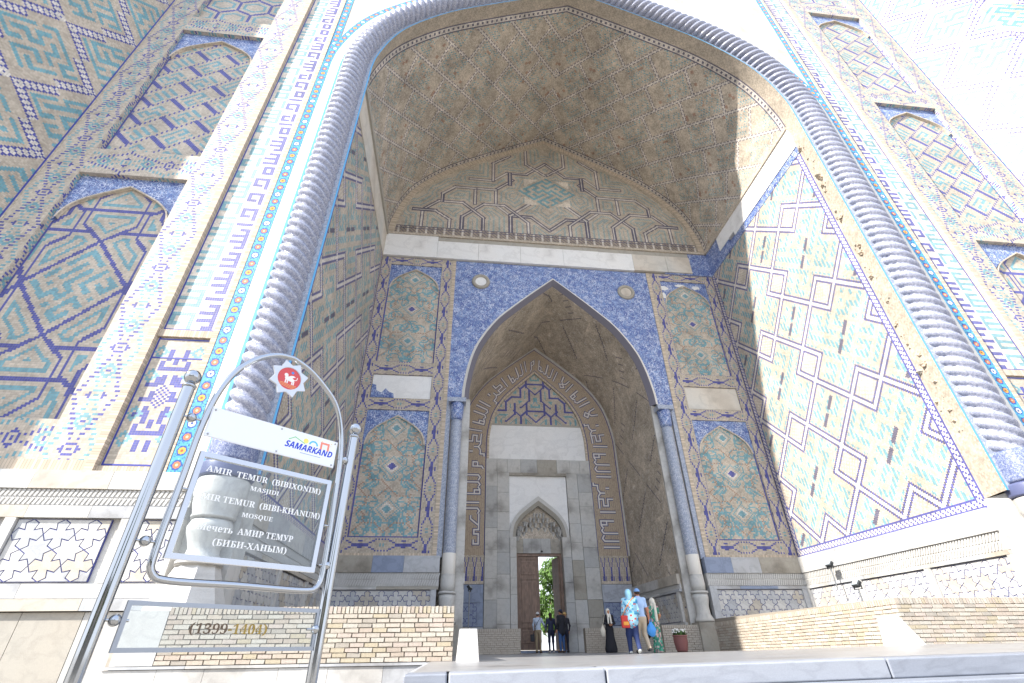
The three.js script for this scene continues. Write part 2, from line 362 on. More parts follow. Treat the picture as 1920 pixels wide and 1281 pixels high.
const tympTex = (() => {
  const W = 324, H = 176, c = W / 2, G = grid(W, H), M = (p) => { dstroke(G, p); dstroke(G, p.map(([x, y]) => [W - x, y])); };
  const k = 15.6;
  const Q = (a) => M(a.map(([x, y]) => [c + x * k, y * k]));
  Q([[0, 1.4], [1.2, 2.6], [2.6, 2.6], [3.6, 3.6], [3.6, 5.2], [2.4, 6.4]]); Q([[2.6, 1], [2.6, 2.6], [1.3, 3.9], [1.3, 4.3]]); Q([[0, 8.6], [1.4, 7.2], [2.8, 7.2], [3.8, 6.2], [5.4, 6.2]]);
  Q([[1.4, 1], [1.4, 2], [3, 3.6], [4.4, 3.6], [5.8, 2.2], [5.8, 1]]); Q([[4.4, 1], [4.4, 2.2], [5.8, 3.6], [7.4, 3.6], [8.4, 2.6], [8.4, 1]]); Q([[3.6, 5.2], [5, 5.2], [5, 3.6]]); Q([[5, 5.2], [6.4, 5.2], [7.2, 4.4], [7.2, 3.6]]);
  Q([[1.4, 10], [1.4, 8.4], [0, 7.2]]); Q([[3.8, 6.2], [3.8, 8.2], [2.6, 9.2]]); Q([[6.6, 1], [6.6, 1.8], [7.6, 2.6], [9, 2.6]]); Q([[2.6, 7.2], [2.6, 5.9]]);
  rings(G, [3, 4], 1, 4, 1.6, 2.8, 3); for (let k = 0; k < W * H; k++) if (G.g[k] === 1 && ((k % W) + Math.floor(k / W)) & 1) G.g[k] = 0;
  const ms = meander(13, 17);
  for (let j = 0; j < H; j++) for (let i = 0; i < W; i++) {
    const dx = i + 0.5 - c, dy = j - 5.9 * k + 10, u = dx + dy * 1.25, v = dx - dy * 1.25, sq = Math.max(Math.abs(dx), Math.abs(dy) * 1.15), di = Math.max(Math.abs(u), Math.abs(v));
    if (sq < 25 || di < 36) G.g[j * W + i] = di < 36 ? (di < 32 && ms(Math.floor((u + 32) / 5), Math.floor((v + 32) / 5)) ? 1 : 0) : 6;
    if (j < 15) G.g[j * W + i] = j === 0 || j === 14 || j === 3 || j === 11 ? 4 : mod(i, 9) < 2 ? 3 : (mod(i + j, 4) === 0 ? 4 : 8);
  }
  return cellTex(G, 5, { seed: 61, stain: 0.12 });
})();
// arched panels of the piers
function pierPanel(H, seed, warm) {
  const W = 44, c = W / 2, G = grid(W, H), D = (q) => { stroke(G, q, 1.1, warm, true); stroke(G, q.map(([x, y]) => [W - x, y]), 1.1, warm, true); };
  const mids = [H * 0.2, H * 0.52, H * 0.84];
  for (const y of mids) { D([[c, y + 15], [c - 6, y + 9], [c - 14, y + 9], [c - 14, y + 3], [c - 20, y]]); D([[c, y - 15], [c - 6, y - 9], [c - 14, y - 9], [c - 14, y - 3], [c - 20, y]]); D([[c - 14, y + 9], [c - 22, y + 16]]); D([[c - 14, y - 9], [c - 22, y - 16]]); }
  // leaf curls between the dotted straps
  const r = mulberry(seed);
  for (let k = 0; k < 62; k++) { const x = r() * c, y = r() * H, R = 2.2 + r() * 2.6, a0 = r() * TAU; for (let t = 0; t < 4.2; t += 0.18) { const X = x + R * Math.cos(a0 + t), Y = y + R * Math.sin(a0 + t); for (const xx of [X, W - X]) { const i = Math.floor(xx), j = Math.floor(Y); if (i > 0 && j > 0 && i < W && j < H && G.g[j * W + i] === 0) put(G, i, j, 1); } } }
  for (const y of mids) for (let j = Math.floor(y - 9); j < y + 9; j++) for (let i = 0; i < W; i++) { const d = Math.abs(i + 0.5 - c) + Math.abs(j - y); if (d < 9) put(G, i, j, d < 3 ? (y === mids[1] ? 2 : 1) : d < 4.4 ? 3 : d < 6 ? 0 : d < 8 && ((i + j) & 1) ? 1 : 0); }
  for (let j = 0; j < H; j++) { put(G, 0, j, 2); put(G, W - 1, j, 2); } for (let i = 0; i < W; i++) put(G, i, 0, 2);
  return cellTex(G, 6, { seed, stain: 0.13 });
}
const pierTex = [pierPanel(92, 71, 5), pierPanel(104, 72, 5)];
const plainBrick = cellTex(grid(48, 48), 8, { seed: 81, jit: 0.1 });
const soldierTex = dataTex(256, 64, (x, y) => { const i = Math.floor(x / 16), e = x % 16 < 1.6; const f = 1 + (hash(i, 0, 8) - 0.5) * 0.2 + (hash(x, y, 3) - 0.5) * 0.06; const b = e ? [148, 136, 120] : [194, 179, 160]; return [b[0] * f, b[1] * f, b[2] * f]; }, { rx: 1 / 1.12, ry: 1 / 0.3 });
// bare brick of the inner porch with scattered dark lettering
const porchTex = (() => {
  const G = grid(180, 180, (i, j) => { const u = mod(i + j, 90), v = mod(i - j + 900, 60), b = Math.floor((i - j + 900) / 60); return (u < 2 && v < 40) || (v < 1.5 && u > 10 && u < 64) || (mod(u, 9) < 2 && v > 20 && v < 32 && u > 50 && b % 2) ? ((i + j) % 3 ? 4 : 0) : hash(Math.floor(i / 3), j, 4) < 0.03 ? 3 : 0; });
  return cellTex(G, 5, { seed: 83, jit: 0.1, stain: 0.16 });
})();
// fine flower scrolls in white on blue
function scrollTex(n, base, inks, seed, size, count) {
  return canvasTex(n, n, (g) => {
    const r = mulberry(seed);
    g.fillStyle = base; g.fillRect(0, 0, n, n);
    for (let k = 0; k < count; k++) {
      const x = r() * n, y = r() * n, R = (0.5 + r()) * n * 0.014, a = r() * TAU, c = inks[Math.floor(r() * inks.length)];
      for (const ox of [-n, 0, n]) for (const oy of [-n, 0, n]) {
        const X = x + ox, Y = y + oy; if (X < -40 || Y < -40 || X > n + 40 || Y > n + 40) continue;
        g.strokeStyle = c; g.fillStyle = c; g.lineWidth = n * 0.0032; g.beginPath(); g.arc(X, Y, R, a, a + 3 + r() * 2); g.stroke();
        if (k % 2) { g.beginPath(); g.arc(X + R * Math.cos(a), Y + R * Math.sin(a), n * 0.004, 0, TAU); g.fill(); }
      }
    }
  }, { rx: 1 / size, ry: 1 / size });
}
const blueScroll = scrollTex(1024, '#6677a4', ['#d2d7e4', '#a9b7d6', '#8ea6cc', '#6c8cc0', '#c4cadb', '#2c3c84', '#3a4e96'], 5, 4.8, 3400);
const paleScroll = scrollTex(512, '#9098a8', ['#d0d4dc', '#bcc4d2', '#a4aec2', '#d6d8de', '#66749a'], 6, 1.6, 1500);
const ropeTex = scrollTex(512, '#8c90a2', ['#c6c8d2', '#b2b5c2', '#656c8c', '#bcbfca', '#5a6180'], 7, 0.9, 2600);
const ropeMosaic = scrollTex(512, '#5c678c', ['#b8bdcc', '#98a2ba', '#424d78', '#c2c5d0'], 8, 1.1, 2000);
const flowerTex = canvasTex(64, 1024, (g, w, h) => {
  g.fillStyle = '#4b9ec0'; g.fillRect(0, 0, w, h);
  const r = mulberry(3);
  for (let k = 0; k < 700; k++) { g.fillStyle = ['#2a5aa8', '#3a7cb8', '#7ec2d4', '#24508c'][k % 4]; g.beginPath(); g.arc(r() * w, r() * h, 1 + r() * 3, 0, TAU); g.fill(); }
  for (let k = 0; k < 16; k++) {
    const y = 32 + k * 64, c = k % 4 === 0 ? ['#f0ede4', '#2a4a92'] : k % 4 === 2 ? ['#e2a23c', '#a84a28'] : ['#c8704a', '#e8c89a'];
    g.fillStyle = '#1f4a94'; g.beginPath(); for (let q = 0; q < 6; q++) g.lineTo(w / 2 + 24 * Math.cos(q * TAU / 6), y + 26 * Math.sin(q * TAU / 6)); g.fill();
    g.fillStyle = c[0]; for (let q = 0; q < 8; q++) { g.beginPath(); g.arc(w / 2 + 11 * Math.cos(q * TAU / 8), y + 11 * Math.sin(q * TAU / 8), 6, 0, TAU); g.fill(); }
    g.fillStyle = c[1]; g.beginPath(); g.arc(w / 2, y, 6, 0, TAU); g.fill();
  }
}, { rx: 1 / 0.34, ry: 1 / 5.6 });
// stone, plaster, ground
function stoneTex(n, base, seed, { vein = 0.12, grain = 0.05, stain = 0.1, warm = 0, size = 2 } = {}) {
  return dataTex(n, n, (x, y) => {
    const u = x / n * 4, v = y / n * 4, q = fbm(u, v, seed, 4), w = fbm(u * 2 + q * 2, v * 2, seed + 20, 8), ve = 1 - Math.abs(w - 0.5) * 9, st = fbm(u * 0.5 + 7, v * 0.5, seed + 40, 2);
    const f = 1 - Math.max(0, ve) * vein * (0.4 + q) + (hash(x, y, seed) - 0.5) * grain * 2 - sstep(0.55, 0.8, st) * stain;
    return [base[0] * (f + warm * (st - 0.5)), base[1] * f, base[2] * (f - warm * (st - 0.5))];
  }, { rx: 1 / size, ry: 1 / size });
}
const marbleTex = stoneTex(768, [196, 195, 192], 101, { vein: 0.07, stain: 0.12, warm: 0.03, size: 2.6 });
const greyMarble = stoneTex(512, [168, 172, 180], 105, { vein: 0.1, stain: 0.18, size: 2.2 });
const limeTex = stoneTex(512, [186, 185, 182], 109, { vein: 0.05, stain: 0.16, warm: 0.03, size: 2.4 });
const doorStoneTex = stoneTex(512, [190, 188, 183], 113, { vein: 0.05, stain: 0.2, warm: 0.03, size: 2 });
const plasterTex = stoneTex(512, [206, 199, 188], 117, { vein: 0.05, stain: 0.14, warm: 0.08, size: 5 });
const paveTex = stoneTex(1024, [150, 149, 149], 121, { vein: 0.12, stain: 0.2, warm: 0.04, size: 3.4 });

const whitePlaster = stoneTex(512, [228, 227, 225], 119, { vein: 0.04, stain: 0.1, warm: 0.02, size: 4 });
const stepTex = stoneTex(512, [150, 154, 162], 125, { vein: 0.06, stain: 0.16, size: 3 });
const M = {
  step: std({ map: stepTex, roughness: 0.5 }), stepB: std({ map: stepTex, color: 0xe4e6ea, roughness: 0.5 }), moulding: std({ color: 0x74727e, roughness: 0.6 }),
  zig: phys({ map: zigTex, roughness: 0.3, specularIntensity: 0.07 }), stripR: std({ map: (() => { const t = stripTex.clone(); t.repeat.set(-stripTex.repeat.x, stripTex.repeat.y); t.needsUpdate = true; return t; })(), roughness: 0.6 }), chain: std({ map: chainTex, roughness: 0.7 }), chainDark: std({ map: chainDark, roughness: 0.75 }),
  panel: panelTex.map((t) => std({ map: t, roughness: 0.65 })), strip: std({ map: stripTex, roughness: 0.6 }), tablet: std({ map: tabletTex, roughness: 0.65 }),
  side: std({ map: sideTex, roughness: 0.7 }), vault: std({ map: vaultTex, roughness: 0.85 }), tymp: std({ map: tympTex, roughness: 0.85 }), pier: pierTex.map((t) => std({ map: t, roughness: 0.75 })),
  brick: std({ map: plainBrick, roughness: 0.85 }), soldier: std({ map: soldierTex, roughness: 0.85 }), porch: std({ map: porchTex, roughness: 0.85 }),
  blue: std({ map: blueScroll, roughness: 0.42 }), pale: std({ map: paleScroll, roughness: 0.4 }), rope: std({ map: ropeTex, roughness: 0.24 }), mosaic: std({ map: ropeMosaic, roughness: 0.45 }), flower: std({ map: flowerTex, roughness: 0.4 }),
  cobalt: std({ color: 0x2f3a94, roughness: 0.45 }), sky: std({ color: 0x5aa6d6, roughness: 0.4 }), deep: std({ color: 0x5c6284, roughness: 0.4 }), white: std({ color: 0xd8d4cc, roughness: 0.7 }),
  marble: std({ map: marbleTex, roughness: 0.5 }), marbleB: std({ map: marbleTex, color: 0xe6eaf2, roughness: 0.45 }), marbleC: std({ map: marbleTex, color: 0xf0e8dc, roughness: 0.55 }), grey: std({ map: greyMarble, roughness: 0.5 }), greyB: std({ map: greyMarble, color: 0xc9d6ee, roughness: 0.5 }),
  lime: std({ map: limeTex, roughness: 0.85 }), limeB: std({ map: limeTex, color: 0xe8e2d8, roughness: 0.85 }), stone: std({ map: doorStoneTex, roughness: 0.85 }), stoneB: std({ map: doorStoneTex, color: 0xebedf0, roughness: 0.85 }), stoneC: std({ map: doorStoneTex, color: 0xdcd7ce, roughness: 0.9 }),
  plaster: std({ map: plasterTex, roughness: 0.9 }), plasterW: std({ map: whitePlaster, roughness: 0.9 }), pave: std({ map: paveTex, roughness: 0.3 }),
};
// ---------------------------------------------------------------- the portal
const portal = thing('mosque_portal', 'tall brick mosque portal with deep arched niche, twisted rope moulding and blue glazed patterns', 'portal');
const rnd = mulberry(2024);
const XC = 0.3, TOP = 41;
const O = (e, yb = 3.75) => gatePts(XC, 9.95 + e, yb, 22, 10.1 + e * 1.05);
const IW = { cx: 0.2, hw: 10.3, ys: 22, rise: 10.6, z0: -0.9, z1: -10.1 };
const NI = 56 / 2; // arch segments per half
// a board of eight-pointed stars and crosses set with dark joints; local x 0..w, y 0..h, face at z = 0
const starPoly = (R) => { const p = []; for (let k = 0; k < 16; k++) { const r = k % 2 ? R * 0.64 : R, a = k * TAU / 16; p.push([r * Math.cos(a), r * Math.sin(a)]); } return p; };
const crossPoly = (P) => { // what four stars leave free
  const R = P / 2, q = [], t = (k) => [(k % 2 ? R * 0.64 : R) * Math.cos(k * TAU / 16), (k % 2 ? R * 0.64 : R) * Math.sin(k * TAU / 16)];
  for (const [cx, cy, a] of [[-R, -R, 0], [-R, R, 12], [R, R, 8], [R, -R, 4]]) for (let k = a; k < a + 4; k++) { const v = t(k); q.push([cx + v[0], cy + v[1]]); }
  return q;
};
const shrink = (p, d) => { // every edge moved inwards by d
  let s = 0; for (let i = 0; i < p.length; i++) { const a = p[i], b = p[(i + 1) % p.length]; s += a[0] * b[1] - b[0] * a[1]; }
  const q = p.filter((v, i) => { const w = p[(i + 1) % p.length]; return Math.hypot(v[0] - w[0], v[1] - w[1]) > 1e-4; }), n = q.length, sg = Math.sign(s), L = q.map((a, i) => { const b = q[(i + 1) % n], l = Math.hypot(b[0] - a[0], b[1] - a[1]), nx = -(b[1] - a[1]) / l * sg, ny = (b[0] - a[0]) / l * sg; return [a[0] + nx * d, a[1] + ny * d, b[0] - a[0], b[1] - a[1]]; });
  return q.map((v, i) => { const A = L[(i + n - 1) % n], B = L[i], c = A[2] * B[3] - A[3] * B[2]; if (Math.abs(c) < 1e-7) return [B[0], B[1]]; const t = ((B[0] - A[0]) * B[3] - (B[1] - A[1]) * B[2]) / c; const x = A[0] + A[2] * t, y = A[1] + A[3] * t; return Math.hypot(x - v[0], y - v[1]) > 0.08 ? v : [x, y]; });
};
const inset = (p, f) => { let cx = 0, cy = 0; for (const v of p) { cx += v[0] / p.length; cy += v[1] / p.length; } return p.map(([x, y]) => [cx + (x - cx) * f, cy + (y - cy) * f]); };
function starBoard(parent, w, h, rows, tiles, joint, x, y, z) {
  const g = part('star_tile_panel', parent); g.position.set(x, y, z);
  mesh('joint_bed', box(0, w, 0, h, -0.05, 0), joint, g);
  const P = h / rows, gap = 1 - 0.042 / P, cache = {};
  const nx = Math.round(w / P), px = w / nx, sx = px / P;
  const S = starPoly(P / 2), X = crossPoly(P);
  for (let r = 0; r <= rows; r++) for (let c = 0; c <= nx; c++) for (const k of [0, 1]) {
    if (k && (r === rows || c === nx)) continue;
    const cx = (c + k * 0.5) * px, cy = (r + k * 0.5) * P, key = k + (k ? '' : `${r === 0 ? 'b' : r === rows ? 't' : ''}${c === 0 ? 'l' : c === nx ? 'r' : ''}`);
    if (!cache[key]) {
      const q = (k ? X : S).map(([a, b]) => [a * sx + cx, b + cy]), cl = clipRect(q, 0, w, 0, h); if (!cl || area(cl) < 1e-4) { cache[key] = 1; continue; }
      const gg = new THREE.ExtrudeGeometry(shapeOf(shrink(cl, 0.011)), { depth: 0.014, bevelEnabled: false }); gg.translate(-cx, -cy, 0); cache[key] = gg;
    }
    if (cache[key] === 1) continue;
    const m = mesh('tile', cache[key], tiles[Math.floor(rnd() * tiles.length)], g); m.position.set(cx, cy, (rnd() - 0.5) * 0.003);
  }
  return g;
}
function slabs(parent, name, x0, x1, y0, y1, z, d, w, mats, gap = 0.008) {
  let x = x0;
  while (x < x1 - 0.02) { let e = x + w * (0.75 + rnd() * 0.5); if (x1 - e < w * 0.4) e = x1; mesh(name, box(x, e - gap, y0, y1 - gap, z - d, z + rnd() * 0.006), mats[Math.floor(rnd() * mats.length)], parent); x = e; }
}
// stone foot of a wall: local x 0..L along the wall, y up, face at z = 0
const WHITE = [M.marble, M.marble, M.marbleB, M.marbleC];
function dado(name, L, H, { flip = false, tiles = WHITE, mats = WHITE, base = [M.lime, M.limeB], bw = 2.3, first = 0 } = {}) {
  const g = part(name, portal), [yTop, ySlab, yFr, yBand, yStar, yBase, yBot] = H;
  slabs(g, 'marble_slab', 0, L, ySlab, yTop, 0.05, 0.35, 1.5, mats);
  const fr = []; fr.push(box(0, L, yFr, ySlab, -0.3, -0.02));
  const n = Math.floor(L / 0.1); for (let k = 0; k < n; k++) for (const r of [0, 1]) { const h = (ySlab - yFr) / 2, x = (k + r * 0.5) * 0.1; const b = new THREE.BoxGeometry(0.05, h * 0.86, 0.045); b.rotateZ(-0.35); b.translate(x + 0.03, yFr + h * (r + 0.5), -0.01); fr.push(b); }
  mesh('carved_frieze', merge(fr), mats[0], g);
  slabs(g, 'marble_band', 0, L, yBand, yFr, 0.03, 0.35, 1.7, mats);
  let x = first || 0.12; mesh('mullion', box(0, x, yStar, yBand, -0.3, 0.025), mats[1 % mats.length], g);
  while (x < L - 0.3) { const w = Math.min(bw, L - x - 0.12); const P = (yBand - yStar - 0.06) / 2; const cols = Math.max(1, Math.round(w / P)); starBoard(g, Math.min(w, cols * P * 1.02), yBand - yStar - 0.06, 2, tiles, M.jointBlue, x + 0.02, yStar + 0.03, -0.05); mesh('backing', box(x, x + w, yStar, yBand, -0.3, -0.1), mats[0], g); mesh('mullion', box(x + w, Math.min(L, x + w + 0.22), yStar, yBand - 0.004, -0.3, 0.025), mats[1 % mats.length], g); x += w + 0.22; }
  slabs(g, 'marble_band', 0, L, yBase + (yStar - yBase) * 0.45, yStar, 0.03, 0.35, 1.9, mats); slabs(g, 'marble_band', 0, L, yBase, yBase + (yStar - yBase) * 0.45 - 0.004, 0.09, 0.4, 1.6, mats);
  slabs(g, 'base_block', 0, L, yBot, yBase - 0.006, 0.0, 0.4, 1.5, base, 0.014);
  return g;
}
M.jointBlue = std({ color: 0x3e4480, roughness: 0.6 });
const HF = [3.75, 3.33, 2.97, 2.71, 1.42, 0.92, -0.9], HI = [3.5, 2.86, 2.36, 2.24, 1.05, 0.62, -0.05];

// ---- facade, both wings
const chainV = (x0, x1, y0, y1, z, d) => { const g = box(x0, x1, y0, y1, z - d, z); return shiftUV(g, (x0 + x1) / 2 - 0.576, 0); };
const chainH = (x0, x1, y0, y1, z, d) => { const g = box(x0, x1, y0, y1, z - d, z); return flipUV(shiftUV(g, 0, (y0 + y1) / 2 - 0.576)); };
for (const s of [-1, 1]) {
  const X = (d) => XC + s * d, lo = (a, b) => Math.min(X(a), X(b)), hi = (a, b) => Math.max(X(a), X(b)), side = s < 0 ? 'left' : 'right';
  const wing = part('facade_wing', portal); wing.userData.label = s < 0 ? 'facade wing half in shade with arched blue panels' : 'sunlit facade wing with arched pale panels';
  mesh('brick_wall', box(lo(12.05, 19.6), hi(12.05, 19.6), 3.75, TOP, -0.9, -0.42), M.brick, wing);
  const rows = [[5.0, 13.8], [15.05, 23.5], [24.72, 33.3], [34.5, 40]];
  mesh('chain_border', chainV(lo(18.38, 19.5), hi(18.38, 19.5), 4.0, TOP, 0, 0.46), M.chain, wing);
  mesh('chain_border', chainV(lo(13.86, 14.94), hi(13.86, 14.94), 4.0, TOP, 0, 0.46), M.chain, wing);
  let y = 4.0;
  for (const [a, b] of rows) { mesh('chain_border', chainH(lo(14.94, 18.38), hi(14.94, 18.38), y, a, -0.002, 0.46), M.chain, wing); y = b; }
  mesh('soldier_course', box(lo(13.86, 19.5), hi(13.86, 19.5), 3.75, 4.0, -0.4, 0.01), M.soldier, wing);
  mesh('corner_line', box(lo(19.5, 19.6), hi(19.5, 19.6), 3.75, TOP, -0.4, 0.02), M.brick, wing);
  mesh('blue_corner_line', box(lo(19.555, 19.61), hi(19.555, 19.61), 3.75, TOP, -0.3, 0.028), M.cobalt, wing);
  rows.forEach(([a, b], k) => {
    const x0 = lo(14.94, 18.38), x1 = hi(14.94, 18.38), pn = part('arched_panel', wing), th = k === 0 ? 137 : 134;
    const f = plate(rect(x0, x1, a, b), -0.24, 0.15); fitUV(f, x0, a, x1 - x0, b - a, 53 * CELL, th * CELL);
    mesh('panel_field', f, M.panel[s > 0 && k === 2 ? 1 : Math.min(k, 2)], pn);
    const cx = (x0 + x1) / 2, ap = archPts(cx, 1.66, b - 2.0, 1.62, 12);
    mesh('spandrel', plate([[x0, b - 2.1], [ap[0][0], b - 2.0], ...ap.slice(1, -1), [ap[ap.length - 1][0], b - 2.0], [x1, b - 2.1], [x1, b], [x0, b]], -0.17, 0.068), s < 0 ? M.blue : M.deepScroll ?? M.blue, pn);
    const rp = archPts(cx, 1.60, b - 2.0, 1.56, 12);
    mesh('arch_rib', ribbon(rp, -0.12, ap, -0.12), M.brick, pn); mesh('arch_rib_soffit', ribbon(rp, -0.24, rp, -0.12), M.brick, pn);
  });
  // letter strip, tablets, edges
  const st = shiftUV(plate(rect(lo(12.22, 13.64), hi(12.22, 13.64), 7.75, TOP), -0.1, 0.2), lo(12.22, 13.64), 7.75);
  mesh('lettering_strip', st, s < 0 ? M.strip : M.stripR, wing);
  const tb = plate(rect(lo(12.22, 13.64), hi(12.22, 13.64), 3.9, 7.5), -0.1, 0.2); fitUV(tb, lo(12.22, 13.64), 3.9, 1.42, 3.6, 22 * CELL, 60 * CELL);
  mesh('patterned_tablet', tb, M.tablet, wing);
  mesh('soldier_course', box(lo(12.22, 13.64), hi(12.22, 13.64), 7.52, 7.74, -0.3, -0.03), M.soldier, wing);
  mesh('soldier_course', box(lo(12.22, 13.64), hi(12.22, 13.64), 3.75, 3.89, -0.3, -0.03), M.soldier, wing);
  for (const [a, b] of [[12.25, 12.28], [13.57, 13.61]]) mesh('blue_line', box(lo(a, b), hi(a, b), 3.92, TOP, -0.15, -0.094), M.cobalt, wing);
  for (const [a, b] of [[3.92, 3.96], [6.85, 6.89], [7.44, 7.48], [7.77, 7.81]]) mesh('blue_line', box(lo(12.28, 13.57), hi(12.28, 13.57), a, b, -0.15, -0.093), M.cobalt, wing);
  mesh('brick_edge', flipUV(box(lo(13.65, 13.85), hi(13.65, 13.85), 3.75, TOP, -0.45, 0.05)), M.soldier, wing);
  mesh('brick_edge', flipUV(box(lo(12.06, 12.21), hi(12.06, 12.21), 3.75, TOP, -0.45, 0.045)), M.soldier, wing);
  mesh('flower_strip', shiftUV(plate(rect(lo(11.71, 12.05), hi(11.71, 12.05), 22, TOP), 0.02, 0.4), lo(11.71, 12.05), 0), M.flower, wing);
  const d = dado('facade_plinth', 8.25, HF, { bw: 2.12, first: 0.16, base: [M.lime, M.limeB, M.lime] });
  d.position.set(s < 0 ? X(19.55) : X(11.3), 0, 0.02);
}
// ---- arch mouldings of the great opening
const gate = part('arch_moulding', portal);
mesh('flower_band', ribbon(O(1.76), 0.036, O(2.1), 0.036, true), M.flower, gate);
mesh('white_band', ribbon(O(1.36), 0.05, O(1.74), 0.05), M.white, gate);
mesh('white_band_edge', ribbon(O(1.74), 0.05, O(1.76), 0.0), M.white, gate);
mesh('blue_line', ribbon(O(1.27), 0.055, O(1.36), 0.055), M.sky, gate);
mesh('mosaic_band', ribbon(O(1.1), -0.02, O(1.27), 0.05), M.pale, gate);
mesh('rope_groove', ribbon(O(0.3), -0.1, O(1.1), -0.1), M.mosaic, gate);
mesh('mosaic_band', ribbon(O(0.06), -0.02, O(0.3), 0.02), M.pale, gate);
mesh('blue_line', ribbon(O(0.0), 0.0, O(0.06), 0.0), M.sky, gate);
const I0 = gatePts(IW.cx, IW.hw, 3.75, IW.ys, IW.rise);
mesh('brick_reveal', ribbon(I0, IW.z0, O(0), 0.0), M.brick, gate);
// twisted rope
{
  const base = O(0.69, 4.75), dense = [];
  let acc = 0; const R = 0.53, step = 0.034;
  const P = base.map(([x, y]) => new THREE.Vector3(x, y, 0)), cum = [0];
  for (let i = 1; i < P.length; i++) cum.push(cum[i - 1] + P[i].distanceTo(P[i - 1]));
  const len = cum[cum.length - 1], N = Math.floor(len / step), SEG = 30, pos = [], uv = [], idx = []; let k = 0;
  for (let i = 0; i <= N; i++) {
    const s = i / N * len; while (k < P.length - 2 && cum[k + 1] < s) k++;
    const t = (s - cum[k]) / (cum[k + 1] - cum[k]), c = P[k].clone().lerp(P[k + 1], t);
    const a = P[Math.max(0, k - 1)], b = P[Math.min(P.length - 1, k + 2)], T = P[k + 1].clone().sub(P[k]).lerp(b.clone().sub(a), 0.5).normalize(), nx = -T.y, ny = T.x;
    for (let j = 0; j <= SEG; j++) {
      const f = j / SEG * TAU, q = Math.abs(Math.cos(Math.PI * (s / 0.36 + 4 * f / TAU))), r = R * (0.7 + 0.3 * Math.pow(q, 0.6));
      pos.push(c.x + nx * r * Math.cos(f), c.y + ny * r * Math.cos(f), 0.08 + r * Math.sin(f)); uv.push(s, f * R);
      if (i && j) { const w = SEG + 1, p = i * w + j; idx.push(p, p - 1, p - w, p - 1, p - w - 1, p - w); }
    }
  }
  const g = new THREE.BufferGeometry(); g.setAttribute('position', new THREE.Float32BufferAttribute(pos, 3)); g.setAttribute('uv', new THREE.Float32BufferAttribute(uv, 2)); g.setIndex(idx); g.computeVertexNormals();
  mesh('twisted_rope', g, M.rope, gate);
}
for (const s of [-1, 1]) {
  const x = XC + s * 10.64, c = part('column_base', portal); c.position.set(x, 0, 0.12);
  mesh('mosaic_drum', lathe([[0.001, 3.9], [0.5, 3.9], [0.55, 4.0], [0.55, 4.72], [0.5, 4.8], [0.001, 4.8]], 28), M.mosaic, c);
  mesh('blue_collar', lathe([[0.001, 3.55], [0.56, 3.55], [0.6, 3.6], [0.6, 3.84], [0.56, 3.9], [0.001, 3.9]], 28), M.deep, c);
  mesh('marble_capital', lathe([[0.001, 2.66], [0.44, 2.66], [0.46, 2.72], [0.44, 2.76], [0.5, 2.98], [0.52, 3.12], [0.55, 3.2], [0.55, 3.5], [0.52, 3.55], [0.001, 3.55]], 28), M.marble, c);
  mesh('marble_vase', lathe([[0.001, 1.72], [0.46, 1.72], [0.46, 1.8], [0.4, 1.84], [0.33, 1.95], [0.31, 2.06], [0.36, 2.2], [0.44, 2.38], [0.46, 2.5], [0.42, 2.6], [0.4, 2.66], [0.001, 2.66]], 28), M.marble, c);
  const foot = new THREE.CylinderGeometry(0.42, 0.86, 1.1, 8, 1); foot.rotateY(Math.PI / 8); mesh('faceted_foot', at(foot, 0, 1.17, 0).toNonIndexed(), M.marble, c).geometry.computeVertexNormals();
  mesh('foot_block', box(-0.78, 0.78, -0.1, 0.62, -0.45, 0.62), M.marbleC, c);
  mesh('jamb_plinth', box(s < 0 ? -0.68 : -0.46, s < 0 ? 0.46 : 0.68, -0.1, 3.74, -1.05, -0.34), M.marble, c);
}
// broken brickwork along the sunlit edge of the opening
{
  const er = mulberry(31), A = I0, Bc = O(0), br = [M.brick, M.limeB, M.soldier];
  const worn = part('worn_edge', portal); worn.userData.label = 'broken brick edge of the opening on the sunlit side';
  for (let k = 0; k < 90; k++) {
    const y = 5.5 + Math.pow(er(), 1.1) * 15, t = 0.15 + er() * 0.45, x = 10.52 + (10.25 - 10.5) * t, z = -0.9 + 0.9 * t, s = 0.035 + Math.pow(er(), 3) * 0.12;
    const g = new THREE.DodecahedronGeometry(s, 0), p = g.attributes.position; for (let i = 0; i < p.count; i++) { const h = 0.6 + 0.8 * hash(Math.round(p.getX(i) * 900), Math.round(p.getY(i) * 900 + p.getZ(i) * 500), k); p.setXYZ(i, p.getX(i) * h, p.getY(i) * h * 0.55, p.getZ(i) * h); } g.computeVertexNormals();
    mesh('broken_brick', g, br[k % 3], worn).position.set(x, y, z);
  }
}
// ---- plaster between arch and frame
{
  const a = archPts(XC, 12.05, 22, 10.1 + 2.1 * 1.05);
  mesh('plaster_spandrel', plate([[XC - 12.06, 22], [XC - 12.06, TOP], [XC + 12.06, TOP], [XC + 12.06, 22], ...a.slice().reverse()].reverse(), 0.0, 0.6), M.plaster, portal);
}
